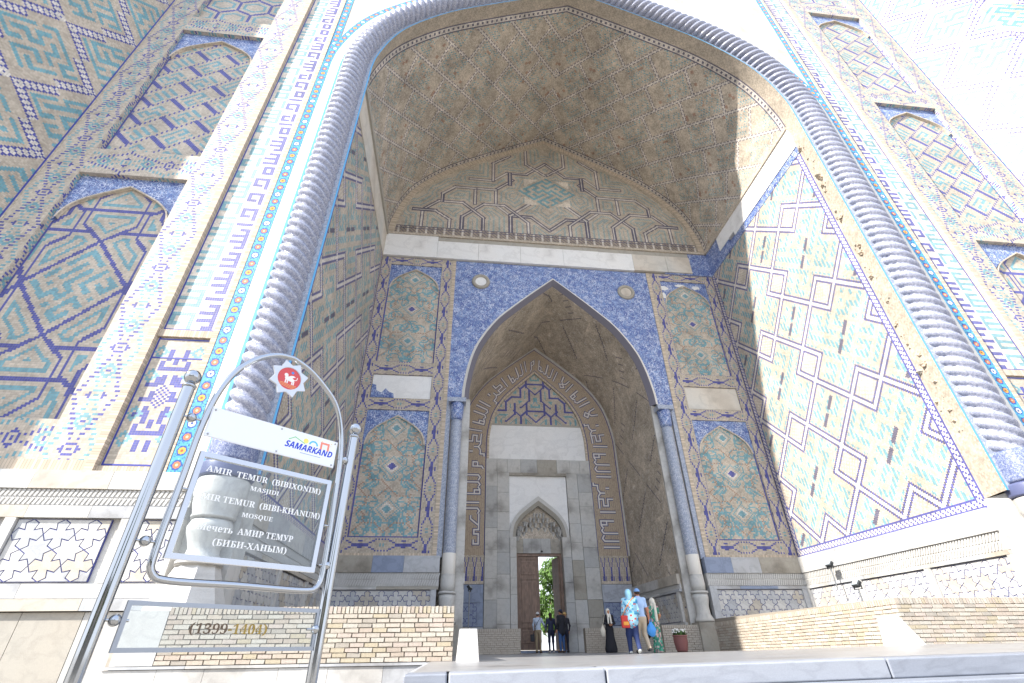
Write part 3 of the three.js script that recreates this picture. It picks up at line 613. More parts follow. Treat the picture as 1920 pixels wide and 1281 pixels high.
// ---- great niche
const niche = part('great_niche', portal);
const NW = IW.z0 - IW.z1;
function onSide(s, g) { if (s > 0) { g.rotateY(-Math.PI / 2); g.translate(IW.cx + IW.hw, 0, IW.z1); } else { g.rotateY(Math.PI / 2); g.translate(IW.cx - IW.hw, 0, IW.z0); } return g; }
for (const s of [-1, 1]) {
  mesh('side_wall', onSide(s, fitUV(plate(rect(0, NW, 3.5, 19.98), 0, 0.5), 0, 3.5, NW, 16.48, 152 * CELL, 290 * CELL * 0.89)), M.side, niche).userData.label = s > 0 ? 'sunlit side wall with slanted squares of turquoise lettering' : 'shaded side wall with slanted squares of lettering';
  // band under the vault
  if (s > 0) {
    mesh('blue_tile_band', onSide(s, plate(rect(0, 2.6, 20, 21.96), 0.02, 0.5)), M.blue, niche);
    mesh('blue_tile_band', onSide(s, plate(rect(2.6, NW, 20, 20.5), 0.012, 0.5)), M.blue, niche);
    let x = 1.6; for (const e of [3.3, 5.2, 7.1, NW]) { mesh('plaster_block', onSide(s, box(x, e - 0.01, 20.45 + (x < 2 ? 0.3 : 0), 21.8, -0.4, 0.05)), M.plasterW, niche); x = e; }
    mesh('brick_ledge', onSide(s, box(0, NW, 21.8, 22, -0.5, 0.12)), M.brick, niche);
  } else {
    let x = 0; for (const e of [1.9, 4.0, 6.3, 8.1, NW]) { mesh('plaster_block', onSide(s, box(x, e - 0.01, 20, 21.7, -0.4, 0.04)), M.plaster, niche); x = e; }
    mesh('brick_ledge', onSide(s, box(0, NW, 21.7, 22, -0.5, 0.14)), M.limeB, niche);
  }
  const d = dado('niche_plinth', NW, HI, { bw: s > 0 ? 2.9 : 2.9, first: 0.25, base: [M.grey, M.stone] });
  if (s > 0) { d.rotation.y = -Math.PI / 2; d.position.set(IW.cx + IW.hw - 0.1, 0, IW.z1); } else { d.rotation.y = Math.PI / 2; d.position.set(IW.cx - IW.hw + 0.1, 0, IW.z0); }
}
{
  const A = archPts(IW.cx, IW.hw, IW.ys, IW.rise, 40), g = ribbon(A, IW.z0, A, IW.z1), S = g.attributes.uv.getX(g.attributes.uv.count - 1);
  fitUV(g, 0, 0, S, NW, 500 * CELL, 150 * CELL); mesh('pointed_vault', g, M.vault, niche).userData.label = 'pointed barrel vault of patterned brick';
  const T = plate([...archPts(IW.cx, IW.hw + 0.05, 21.95, IW.rise, 40)], IW.z1 - 0.12, 0.4); fitUV(T, IW.cx - IW.hw, 21.95, 2 * IW.hw, IW.rise, 324 * CELL, 176 * CELL); mesh('tympanum', T, M.tymp, niche);
  const a0 = archPts(IW.cx, IW.hw - 0.02, 22, IW.rise - 0.02, 40), a1 = archPts(IW.cx, IW.hw - 0.4, 22, IW.rise - 0.42, 40);
  mesh('brick_rib', ribbon(a0, IW.z1 + 0.06, a1, IW.z1 + 0.06), M.soldier, niche); mesh('brick_rib_soffit', ribbon(a1, IW.z1 + 0.06, a1, IW.z1 - 0.12), M.brick, niche);
  // beam of plastered blocks
  let x = -10.1; const cuts = [-6.9, -4.4, -1.8, 0.9, 3.2, 5.4, 7.6, 9.2];
  for (const e of cuts) { mesh('plaster_block', box(x, e - 0.012, 20.06 + (x > 4 ? 0.05 : 0), 21.42 + (x < -7 ? 0.36 : 0), -10.4, -9.98 + rnd() * 0.03), x < 5 ? M.plasterW : M.plaster, niche); x = e; }
  mesh('brick_ledge', box(-6.9, 9.2, 21.44, 21.8, -10.4, -10.03), M.limeB, niche); mesh('brick_ledge', box(-10.1, 10.5, 21.8, 21.97, -10.4, -9.94), M.brick, niche);
  mesh('blue_tile_band', plate(rect(9.2, 10.5, 20.0, 21.8), -10.02, 0.3), M.blue, niche); mesh('blue_tile_band', plate(rect(7.4, 9.2, 20.0, 20.09), -10.02, 0.3), M.blue, niche);
}
// ---- back wall
const back = part('back_wall', portal);
const ZB = -10.1, SA = { cx: 0.15, hw: 4.95, ys: 10.9, rise: 8.0 };
for (const s of [-1, 1]) {
  const X = (d) => IW.cx + s * d, lo = (a, b) => Math.min(X(a), X(b)), hi = (a, b) => Math.max(X(a), X(b));
  mesh('brick_wall', box(lo(5.6, 10.3), hi(5.6, 10.3), 3.45, 20.05, ZB - 0.6, ZB - 0.14), M.brick, back);
  mesh('chain_border', shiftUV(box(lo(9.72, 10.28), hi(9.72, 10.28), 3.6, 20.0, ZB - 0.3, ZB), lo(9.72, 10.28) - 0.04, 0), M.chainDark, back);
  mesh('chain_border', shiftUV(box(lo(6.1, 6.74), hi(6.1, 6.74), 3.6, 20.0, ZB - 0.3, ZB), lo(6.1, 6.74), 0), M.chainDark, back);
  for (const [a, b] of [[19.45, 20.0], [12.06, 12.8], [10.1, 10.72], [3.6, 4.22]]) mesh('chain_border', flipUV(shiftUV(box(lo(6.74, 9.72), hi(6.74, 9.72), a, b, ZB - 0.3, ZB - 0.002), 0, a)), M.chainDark, back);
  mesh('brick_edge', flipUV(box(lo(5.92, 6.1), hi(5.92, 6.1), 3.45, 20.0, ZB - 0.3, ZB + 0.03)), M.soldier, back);
  mesh('soldier_course', box(lo(6.1, 10.28), hi(6.1, 10.28), 3.45, 3.6, ZB - 0.3, ZB + 0.02), M.soldier, back);
  [[12.8, 19.45, 1], [4.22, 10.1, 0]].forEach(([a, b, k]) => {
    const x0 = lo(6.74, 9.72), x1 = hi(6.74, 9.72), pn = part('arched_panel', back), f = plate(rect(x0, x1, a, b), ZB - 0.1, 0.05); fitUV(f, x0, a, x1 - x0, b - a, 44 * CELL, (k ? 104 : 92) * CELL);
    mesh('panel_field', f, M.pier[k], pn);
    const cx = (x0 + x1) / 2, ap = archPts(cx, 1.42, b - 1.75, 1.5, 12);
    mesh('spandrel', plate([[x0, b - 1.8], [ap[0][0], b - 1.75], ...ap.slice(1, -1), [ap[ap.length - 1][0], b - 1.75], [x1, b - 1.8], [x1, b], [x0, b]], ZB - 0.06, 0.035), M.blue, pn);
    mesh('arch_rib', ribbon(archPts(cx, 1.34, b - 1.75, 1.42, 12), ZB - 0.03, ap, ZB - 0.03), M.brick, pn);
    if (k && s > 0) for (const [px, py, w, h] of [[7.1, 18.9, 0.9, 0.45], [8.2, 19.15, 0.8, 0.28], [9.2, 19.05, 0.6, 0.36], [7.05, 18.3, 0.3, 0.6]]) { const q = []; for (let t = 0; t < 14; t++) { const r = 0.6 + 0.4 * rnd(); q.push([px + w / 2 * r * Math.cos(t * TAU / 14), py + h / 2 * r * Math.sin(t * TAU / 14)]); } mesh('bare_plaster_patch', plate(q, ZB - 0.045, 0.02), M.plasterW, pn); }
  });
  // blank field between the panels
  const b0 = lo(6.76, 9.7), b1 = hi(6.76, 9.7);
  mesh('plaster_field', box(b0, b1, 10.76, 12.04, ZB - 0.3, ZB - 0.07), s < 0 ? M.plasterW : M.plaster, back);
  if (s < 0) mesh('blue_tile_fragment', plate([[b0, 10.76], [b0 + 1.15, 10.76], [b0 + 1.1, 11.0], [b0 + 0.85, 11.1], [b0 + 0.7, 11.28], [b0 + 0.5, 11.02], [b0 + 0.25, 11.15], [b0 + 0.2, 11.45], [b0, 11.5]], ZB - 0.05, 0.03), M.blue, back);
  const d = dado('back_plinth', 4.5, HI, { bw: 3.9, first: 0.3, mats: [M.marble, M.marbleB, M.stoneC, M.greyB], base: [M.grey, M.stone] });
  d.position.set(s < 0 ? X(10.25) : X(5.75), 0, ZB + 0.1);
  // engaged column of the small arch
  const c = part('engaged_column', back), cx = SA.cx + s * 5.34; c.position.set(cx, 0, ZB + 0.02);
  mesh('mosaic_shaft', lathe([[0.001, 3.6], [0.27, 3.6], [0.27, 9.5], [0.25, 9.6], [0.001, 9.6]], 20), M.pale, c);
  mesh('capital', lathe([[0.001, 9.6], [0.25, 9.6], [0.29, 9.75], [0.33, 10.3], [0.36, 10.5], [0.001, 10.5]], 20), M.blue, c);
  mesh('abacus', box(-0.42, 0.42, 10.5, 10.72, -0.3, 0.36), M.pale, c);
  mesh('white_drum', lathe([[0.001, 2.8], [0.28, 2.8], [0.28, 3.6], [0.001, 3.6]], 20), M.white, c);
  mesh('stone_drum', lathe([[0.001, 2.16], [0.27, 2.16], [0.3, 2.4], [0.29, 2.8], [0.001, 2.8]], 20), M.stone, c);
  mesh('stone_ring', lathe([[0.001, 2.06], [0.34, 2.06], [0.37, 2.12], [0.34, 2.17], [0.001, 2.17]], 20), M.stone, c);
  mesh('stone_vase', lathe([[0.001, 1.0], [0.4, 1.0], [0.38, 1.12], [0.28, 1.3], [0.27, 1.6], [0.33, 1.9], [0.32, 2.06], [0.001, 2.06]], 20), M.stone, c);
  mesh('stone_foot', box(-0.5, 0.5, -0.05, 1.0, -0.3, 0.5), M.stoneC, c);
  mesh('blue_side_band', box(lo(5.7, 5.92), hi(5.7, 5.92), 3.45, 10.9, ZB - 0.3, ZB - 0.01), M.pale, back);
  mesh('column_backing', box(lo(4.75, 5.7), hi(4.75, 5.7), 0, 10.9, ZB - 0.6, ZB - 0.2), M.stone, back);
}
{
  const a = archPts(SA.cx, SA.hw + 0.2, SA.ys, SA.rise + 0.22, 28), R = a.slice().reverse();
  mesh('blue_spandrel', plate([[-5.72, SA.ys - 0.4], [6.12, SA.ys - 0.4], [6.12, 20.0], [-5.72, 20.0]].slice(0, 0).concat([[-5.72, 20.0], [-5.72, SA.ys - 0.2], [R[R.length - 1][0], SA.ys - 0.2], ...a, [R[0][0], SA.ys - 0.2], [6.12, SA.ys - 0.2], [6.12, 20.0]]), ZB - 0.02, 0.3), M.blue, back);
  mesh('cream_edge', ribbon(a, ZB - 0.02, archPts(SA.cx, SA.hw + 0.06, SA.ys, SA.rise + 0.07, 28), ZB + 0.05), M.white, back);
  mesh('dark_moulding', ribbon(archPts(SA.cx, SA.hw + 0.06, SA.ys, SA.rise + 0.07, 28), ZB + 0.05, archPts(SA.cx, SA.hw - 0.16, SA.ys, SA.rise - 0.2, 28), ZB - 0.3), M.moulding, back);
  for (const [x, y, m] of [[-4.2, 18.5, M.plasterW], [4.62, 18.35, M.plaster]]) {
    const r = part('roundel', back); r.position.set(x, y, ZB);
    mesh('ring', new THREE.TorusGeometry(0.43, 0.11, 10, 28), M.stoneC, r);
    const q = []; for (let k = 0; k < 22; k++) { const f = 0.92 + 0.08 * rnd(); q.push([0.36 * f * Math.cos(k * TAU / 22), 0.36 * f * Math.sin(k * TAU / 22)]); } mesh('plaster_disc', plate(q, 0.02, 0.05), m, r);
  }
}
// ---- inner porch and door wall
const porch = part('inner_porch', portal);
const ZD = -16.1;
{
  const A = gatePts(SA.cx, SA.hw - 0.16, 0, SA.ys, SA.rise - 0.2), B = gatePts(-0.15, 4.87, 0, 10.8, 6.95);
  mesh('porch_vault', ribbon(A, ZB - 0.3, B, ZD - 0.1), M.porch, porch).userData.label = 'brown brick vault and walls of the inner porch';
  for (const s of [-1, 1]) {
    const x = s < 0 ? SA.cx - SA.hw + 0.16 : SA.cx + SA.hw - 0.16;
    const d = dado('porch_plinth', 5.6, [2.9, 2.5, 2.3, 2.2, 1.05, 0.62, -0.05], { bw: 4.9, first: 0.3, base: [M.stone, M.grey] });
    if (s > 0) { d.rotation.y = -Math.PI / 2 + 0.0386; d.position.set(4.72 - 0.1, 0, ZD); } else { d.rotation.y = Math.PI / 2 + 0.0665; d.position.set(x + 0.1, 0, ZB - 0.4); }
  }
}
const doorWall = part('door_wall', portal);
{
  const cx = -0.17, DX = -0.35;
  const oA = gatePts(cx, 4.84, 4.45, 10.8, 6.9), iA = gatePts(-0.22, 3.1, 4.45, 10.8, 5.15);
  // lettering of the band, drawn as white strokes with a dark outline on brick; x along, y 0 (inner edge) .. 10
  const g0 = ribbon(iA, ZD, oA, ZD), S = g0.attributes.uv.getX(g0.attributes.uv.count - 1);
  for (let i = 0; i < g0.attributes.uv.count; i++) g0.attributes.uv.setXY(i, g0.attributes.uv.getX(i) / S, i % 2);
  const bandTex = canvasTex(2048, 128, (c, w, h) => {
    c.fillStyle = '#a89884'; c.fillRect(0, 0, w, h);
    for (let y = 0; y < h; y += 4) { c.fillStyle = y % 8 ? '#9c8d7b' : '#b0a18e'; c.fillRect(0, y, w, 1.4); }
    for (let k = 0; k < 5200; k++) { const v = hash(k, 1, 7); c.fillStyle = v < 0.5 ? 'rgba(96,84,96,0.35)' : 'rgba(206,188,164,0.35)'; c.fillRect(hash(k, 2, 7) * w, Math.floor(hash(k, 3, 7) * 32) * 4, 5, 2); }
    c.fillStyle = '#3c4482'; c.fillRect(0, 3, w, 3); c.fillRect(0, h - 6, w, 3);
    c.lineCap = 'butt'; c.lineJoin = 'miter';
    const U = 7.4, draw = (strokes) => { for (const [lw, col] of [[12.5, '#474a72'], [6.5, '#d2cdc6']]) { c.lineWidth = lw; c.strokeStyle = col; for (const p of strokes) { c.beginPath(); p.forEach(([x, y], i) => (i ? c.lineTo(x, y) : c.moveTo(x, y))); c.stroke(); } } };
    // glyphs: width and polylines, x to the left as the script runs, y up
    const G = {
      A: [2, [[[0.8, 1.5], [0.8, 10]]]], l: [2.6, [[[0.8, 10], [0.8, 2.4], [1.7, 1.4], [2.8, 2.4]]]],
      h: [3.4, [[[0, 2.4], [0.9, 1.4], [2.4, 1.4], [2.4, 4.4], [1.1, 4.4], [1.1, 1.6]], [[2.4, 4], [2.4, 8.5]]]], k: [4.4, [[[0, 1.6], [3.4, 1.6], [3.4, 4], [1, 4], [1, 6.4], [3.4, 6.4], [3.4, 9.4]], [[3.4, 1.6], [4.6, 1.6]]]],
      b: [2.4, [[[0, 1.6], [1.2, 2.8], [1.2, 5.4]], [[1.2, 2.8], [2.4, 1.6]]]], r: [2.8, [[[0, 1.6], [1.6, 1.6], [1.6, -0.6], [2.6, -0.6]], [[0.6, 6], [0.6, 8]]]],
      L: [4.4, [[[0.6, 10], [1, 6], [3.2, 3.2], [2, 1.6], [0.8, 3.2], [3, 6], [3.4, 10]]]], w: [3.4, [[[0.6, 3], [2.2, 3], [2.2, 5.6], [0.6, 5.6], [0.6, 3]], [[2.2, 3.4], [2.2, 0.6], [3.2, -0.4]]]],
      H: [4.6, [[[0, 1.6], [4.6, 1.6]], [[0.6, 6], [1.8, 6], [3.8, 2]]]], m: [3, [[[0, 1.6], [0.8, 1.6], [0.8, 4], [2.2, 4], [2.2, 1.6], [3, 1.6]]]], d: [3, [[[0, 1.6], [2.4, 1.6], [2.4, 4.2], [1, 4.2]]]], ' ': [1.3, []],
    };
    const words = 'Allh Akbr Allh Akbr L Alh AL Allh w Allh Akbr Allh Akbr w llh AlHmd';
    let total = 0; for (const ch of words) total += G[ch][0];
    const ux = (w - 60) / total; let x = w - 24; // starts at the right jamb
    for (const ch of words) { const [wd, st] = G[ch]; draw(st.map((p) => p.map(([a, b]) => [x - a * ux, h - 22 - b * U * 1.06 + 4]))); x -= wd * ux; }
  });
  const inscription = std({ map: bandTex, roughness: 0.85 });
  mesh('inscription_band', g0, inscription, doorWall).userData.label = 'arched band of white angular lettering on brick';
  mesh('backing_wall', plate([[-6, 0], [-1.66, 0], [-1.66, 5.2], [0.96, 5.2], [0.96, 0], [6, 0], [6, 20], [-6, 20]], ZD - 0.32, 0.5), M.brick, doorWall);
  mesh('cream_edge', ribbon(oA, ZD, gatePts(cx, 4.95, 4.45, 10.8, 7.0), ZD + 0.12), M.lime, doorWall);
  mesh('inner_rib', ribbon(gatePts(-0.22, 2.98, 4.45, 10.8, 5.0), ZD + 0.04, iA, ZD + 0.04), M.soldier, doorWall); mesh('inner_rib_soffit', ribbon(gatePts(-0.22, 2.98, 4.45, 10.8, 5.0), ZD - 0.2, gatePts(-0.22, 2.98, 4.45, 10.8, 5.0), ZD + 0.04), M.brick, doorWall);
  // patterned head above the blank field
  const tg = (() => { const W = 96, H = 64, G = grid(W, H), c = W / 2, Q = (p) => { stroke(G, p, 1.5, 2); stroke(G, p.map(([x, y]) => [W - x, y]), 1.5, 2); }; for (let r = 0; r < 4; r++) for (let q = 0; q < 3; q++) { const x = c - q * 30 - (r & 1 ? 15 : 0), y = r * 16 + 4; Q([[x, y + 12], [x - 9, y + 12], [x - 15, y + 6], [x - 15, y - 4]]); Q([[x, y], [x + 9, y + 8], [x + 9, y + 20]]); Q([[x - 15, y + 6], [x - 22, y + 12]]); } rings(G, [2], 1, 4, 1.2, 3, 1); return cellTex(G, 6, { seed: 91 }); })();
  const T = plate([[-3.3, 12.1], [2.86, 12.1], ...archPts(-0.22, 3.05, 10.8, 5.1, 24).filter(([, y]) => y > 12.1).reverse()], ZD - 0.14, 0.15); fitUV(T, -3.3, 12.1, 6.16, 3.9, 96 * CELL, 64 * CELL); mesh('patterned_head', T, std({ map: tg, roughness: 0.85 }), doorWall);
  mesh('plaster_field', box(-3.3, 2.86, 9.84, 12.02, ZD - 0.3, ZD - 0.06), M.plasterW, doorWall); mesh('brick_ledge', box(-3.3, 2.86, 12.02, 12.12, ZD - 0.3, ZD - 0.02), M.limeB, doorWall);
  mesh('plaster_field', plate([[-1.95, 5.2], [1.3, 5.2], [1.3, 8.84], [-1.95, 8.84]].slice(0, 0).concat([[-1.98, 8.84], [-1.98, 5.4], ...archPts(DX + 0.04, 1.66, 5.4, 2.2, 14), [1.42, 5.4], [1.42, 8.84]]), ZD - 0.1, 0.2), M.plasterW, doorWall);
  for (const s of [-1, 1]) { // tablets and blue stone below the lettering
    const x0 = s < 0 ? -4.95 : 2.95, x1 = s < 0 ? -3.38 : 4.62;
    mesh('patterned_tablet', fitUV(plate(rect(x0, x1, 3.2, 4.36), ZD, 0.3), x0, 3.2, 1.6, 1.16, 2.4, 0.64), M.chainDark, doorWall); mesh('brick_edge', box(x0, x1, 4.36, 4.46, ZD - 0.3, ZD + 0.02), M.brick, doorWall); mesh('brick_edge', box(x0, x1, 3.06, 3.2, ZD - 0.3, ZD + 0.02), M.brick, doorWall);
    slabs(doorWall, 'marble_slab', x0, x1, 2.2, 3.05, ZD + 0.03, 0.3, 0.9, [M.greyB, M.greyB, M.grey]);
    starBoard(doorWall, 1.14, 1.04, 2, [M.tileBlue ?? M.greyB, M.greyB], M.jointBlue, x0 + 0.1, 1.14, ZD + 0.02); mesh('mullion', box(x0 + 1.24, x1, 1.14, 2.19, ZD - 0.3, ZD + 0.05), M.greyB, doorWall); mesh('mullion', box(x0, x0 + 0.1, 1.14, 2.19, ZD - 0.3, ZD + 0.05), M.greyB, doorWall); mesh('backing', box(x0 + 0.1, x0 + 1.24, 1.14, 2.19, ZD - 0.3, ZD - 0.04), M.greyB, doorWall);
    slabs(doorWall, 'base_block', x0, x1, 0, 1.13, ZD + 0.05, 0.35, 0.9, [M.stone, M.grey]);
  }
  // dressed stone frame, block by block
  const SM = [M.stone, M.stone, M.stoneB, M.stoneC];
  const col = (x0, x1, y0, y1, h, z) => { let y = y0; while (y < y1 - 0.05) { let e = y + h * (0.7 + rnd() * 0.7); if (y1 - e < 0.35) e = y1; mesh('stone_block', box(x0 + 0.006, x1 - 0.006, y + 0.006, e - 0.006, ZD - 0.4, z + rnd() * 0.02), SM[Math.floor(rnd() * 4)], doorWall); y = e; } };
  col(-3.36, -2.68, 0, 9.0, 1.05, ZD + 0.06); col(-2.68, -1.98, 0, 9.0, 0.95, ZD + 0.02); col(1.44, 2.1, 0, 9.0, 1.0, ZD + 0.02); col(2.1, 2.92, 0, 9.0, 1.1, ZD + 0.06);
  let bx = -3.36; for (const e of [-2.72, -2.1, -1.3, -0.3, 0.9, 1.7, 2.3, 2.92]) { mesh('stone_block', box(bx + 0.006, e - 0.006, 9.0, 9.82, ZD - 0.4, ZD + 0.04 + rnd() * 0.02), SM[Math.floor(rnd() * 4)], doorWall); bx = e; }
  mesh('stone_ledge', box(-1.98, 1.44, 8.84, 9.0, ZD - 0.4, ZD + 0.05), M.stoneC, doorWall);
  col(-1.98, -1.62, 0, 5.4, 1.1, ZD + 0.08); col(0.94, 1.42, 0, 5.4, 1.1, ZD + 0.08);
  const o1 = archPts(DX + 0.04, 1.7, 5.4, 2.24, 18), o2 = archPts(DX + 0.04, 1.52, 5.4, 1.98, 18), o3 = archPts(DX + 0.04, 1.34, 5.4, 1.72, 18);
  mesh('arch_stone', ribbon(o2, ZD + 0.08, o1, ZD + 0.05), M.stone, doorWall); mesh('arch_stone', ribbon(o1, ZD + 0.05, o1, ZD - 0.12), M.stone, doorWall); mesh('arch_stone', ribbon(o3, ZD - 0.04, o2, ZD + 0.08), M.stoneC, doorWall); mesh('arch_soffit', ribbon(o3, ZD - 0.7, o3, ZD - 0.04), M.stone, doorWall);
  mesh('niche_back', plate([[DX - 1.4, 4.62], [DX + 1.4, 4.62], [DX + 1.4, 7.3], [DX - 1.4, 7.3]], ZD - 0.62, 0.2), M.stone, doorWall);
  // stalactite hood
  const mq = part('stalactite_hood', doorWall);
  for (let t = 0; t < 6; t++) {
    const y = 5.36 + t * 0.24, hw = 1.3 - 0.1 * t - (t > 2 ? (t - 2) * 0.14 : 0), n = Math.max(3, 11 - t), zz = ZD - 0.56 + t * 0.085;
    for (let k = 0; k < n; k++) { const a = (k + 0.5) / n * Math.PI, x = DX + 0.04 - hw * Math.cos(a), z = zz + 0.38 * (1 - Math.sin(a)); if (z > ZD + 0.02) continue; const w = hw * 2.4 / n, g = new THREE.CylinderGeometry(w * 0.5, w * 0.16, 0.24, 6); mesh('stalactite_cell', at(g, x, y, z), SM[k % 2 ? 0 : 2], mq); }
  }
  for (const s of [-1, 1]) for (let k = 0; k < 3; k++) mesh('stalactite_cell', at(new THREE.CylinderGeometry(0.13, 0.05, 0.26, 6), DX + 0.04 + s * (1.22 - k * 0.02), 5.28 - k * 0.0 + k * 0.22, ZD - 0.42 + k * 0.12), M.stoneB, mq);
  let lx = DX - 1.28; for (const e of [-1.2, -0.75, -0.2, 0.35, 0.95]) { mesh('stone_block', box(lx, e - 0.008, 4.62, 5.38, ZD - 0.6, ZD - 0.3 + rnd() * 0.02), SM[Math.floor(rnd() * 4)], doorWall); lx = e; }
}
// ---- door
M.wood = std({ map: dataTex(128, 512, (x, y) => { const g = fbm(x / 9, y / 90, 301, 0), l = hash(Math.floor(x / 2), 0, 4); const f = 0.78 + g * 0.4 + (l - 0.5) * 0.1; return [128 * f, 106 * f, 92 * f]; }), roughness: 0.6 });
{
  const fr = part('door_frame', doorWall);
  for (const [a, b, c, d] of [[-1.62, -1.5, 0.1, 4.62], [0.8, 0.94, 0.1, 4.62], [-1.5, 0.8, 4.48, 4.62]]) mesh('frame_member', box(a, b, c, d, ZD - 0.62, ZD - 0.36), M.wood, fr);
  mesh('threshold', box(-1.62, 0.94, -0.06, 0.1, ZD - 0.7, ZD + 0.1), M.greyB, fr);
  const leaf = (name, w) => {
    const l = part(name, doorWall);
    mesh('board', box(0, w, 0, 4.34, -0.05, 0), M.wood, l);
    for (const [a, b, c, d] of [[0, 0.1, 0, 4.34], [w - 0.1, w, 0, 4.34], [0.1, w - 0.1, 0, 0.18], [0.1, w - 0.1, 4.2, 4.34], [0.1, w - 0.1, 0.95, 1.08], [0.1, w - 0.1, 3.2, 3.33]]) mesh('rail', box(a, b, c, d, 0, 0.03), M.wood, l);
    for (const [c, d] of [[0.24, 0.89], [1.14, 3.14], [3.39, 4.14]]) { mesh('carved_panel', new RoundedBoxGeometry(w - 0.34, d - c - 0.08, 0.05, 2, 0.02).translate(w / 2, (c + d) / 2, 0.002), M.wood, l); for (let k = 0; k < 3; k++) mesh('carved_bar', box(w / 2 - 0.2 + k * 0.17, w / 2 - 0.14 + k * 0.17, c + 0.2, d - 0.2, 0.02, 0.042), M.wood, l); }
    mesh('ring_handle', at(new THREE.TorusGeometry(0.06, 0.012, 8, 18), w - 0.16, 1.6, 0.05), std({ color: 0x6a5a40, metalness: 0.8, roughness: 0.4 }), l);
    return l;
  };
  const a = leaf('door_leaf', 1.14); a.position.set(-1.5, 0.12, ZD - 0.46); a.userData.label = 'closed carved brown wooden leaf';
  const b = leaf('door_leaf', 1.14); b.position.set(0.79, 0.12, ZD - 0.5); b.rotation.y = Math.PI / 2 + 0.12; b.userData.label = 'wooden leaf swung open inwards';
  mesh('cctv_camera', rod([-0.2, 4.7, ZD - 0.2], [-0.2, 4.66, ZD + 0.04], 0.05, 0.04, 10), std({ color: 0x30302e }), doorWall);
}
// ---- passage behind the door and masonry mass that gives the walls their thickness
const core = part('masonry_core', portal);
for (const [a, b, c, d, e, f] of [[-19.3, -10.7, 3, TOP, -22, -0.95], [11.0, 19.9, 3, TOP, -22, -0.95], [-10.7, 11.0, 33.4, TOP, -22, -0.65], [-10.7, 11.0, 20.1, 33.4, -22, -10.7], [-10.7, -5.3, 0, 20.1, -22, -10.75], [5.6, 11.0, 0, 20.1, -22, -10.75], [-5.3, -2.4, 0, 20.1, -22, -16.95], [1.9, 5.6, 0, 20.1, -22, -16.95], [-2.4, 1.9, 5.4, 20.1, -22, -16.95], [-19.3, -10.7, -0.8, 3, -22, -0.5], [11.0, 19.9, -0.8, 3, -22, -0.5]]) mesh('masonry_block', box(a, b, c, d, e, f), M.brick, core);
// ---- pylons that carry the outer walls
for (const s of [-1, 1]) {
  const x0 = XC + s * 19.6, k = 0.5, py = part('outer_pylon', portal); py.userData.label = s < 0 ? 'shaded outer wall with kinked blue lattice' : 'sunlit outer wall with kinked blue lattice';
  const plan = [[x0, 0], [x0 + s * k * 2.86, 2.86], [x0 + s * 10.3, 6.95], [x0 + s * 18, 6.95], [x0 + s * 18, -22]];
  let u = 0; const H = 44;
  for (let i = 0; i < plan.length - 1; i++) {
    const [ax, az] = plan[i], [bx, bz] = plan[i + 1], L = Math.hypot(bx - ax, bz - az), q = [[ax, -0.9, az], [bx, -0.9, bz], [bx, H, bz], [ax, H, az]], t = [u, -0.9 - 14.23, u + L, H - 14.23];
    mesh(i === 0 ? 'lattice_wall' : 'pylon_wall', quads([[s < 0 ? [q[1], q[0], q[3], q[2]] : q, s < 0 ? [t[2], t[1], t[0], t[3]] : t]]), M.zig, py); u += L;
  }
  mesh('pylon_top', plate(plan.map(([x, z]) => [x, -z]), 0, 0.3).rotateX(-Math.PI / 2).translate(0, H, 0), M.brick, py);
}
// ---------------------------------------------------------------- ground, platform, steps
const GY = -0.85;
struct('ground', box(-400, 400, GY - 0.4, GY, -400, 400), std({ map: stoneTex(512, [158, 152, 142], 131, { size: 6, stain: 0.15 }), roughness: 0.9 }));
struct('courtyard', box(-60, 60, GY, -0.03, -120, -22.02), std({ color: 0x9c9486, roughness: 0.9 }));
const edgeY = (x) => clamp(0.0135 * (x + 5.3), 0, 0.1);
const floorY = (x, z) => { const a = 0.03 * clamp(x, 0, 5.4) * clamp((z + 9) / 9), t = clamp((z - 1) / 5.2); return a * (1 - t) + edgeY(x) * t; };
function sheet(x0, x1, z0, z1, nx, nz, fy) {
  const g = new THREE.PlaneGeometry(x1 - x0, z1 - z0, nx, nz); g.rotateX(-Math.PI / 2); g.translate((x0 + x1) / 2, 0, (z0 + z1) / 2);
  const p = g.attributes.position, uv = g.attributes.uv; for (let i = 0; i < p.count; i++) { uv.setXY(i, p.getX(i), p.getZ(i)); p.setY(i, fy(p.getX(i), p.getZ(i))); } g.computeVertexNormals(); return g;
}
struct('platform', merge([sheet(-5.3, 20.5, -17, 6.24, 40, 30, floorY), sheet(-10.96, -5.3, -17, 1.02, 6, 10, () => 0), box(-10.96, -5.36, GY, -0.02, -17, 0.9), box(-5.36, 20.5, GY, -0.06, -17, 6.2)]), M.pave);
const passage = struct('passage_floor', box(-2.4, 1.9, GY, 0.004, -22.05, -16.6), M.pave);
const steps = thing('marble_steps', 'broad flight of pale marble steps leading up to the portal platform', 'steps');
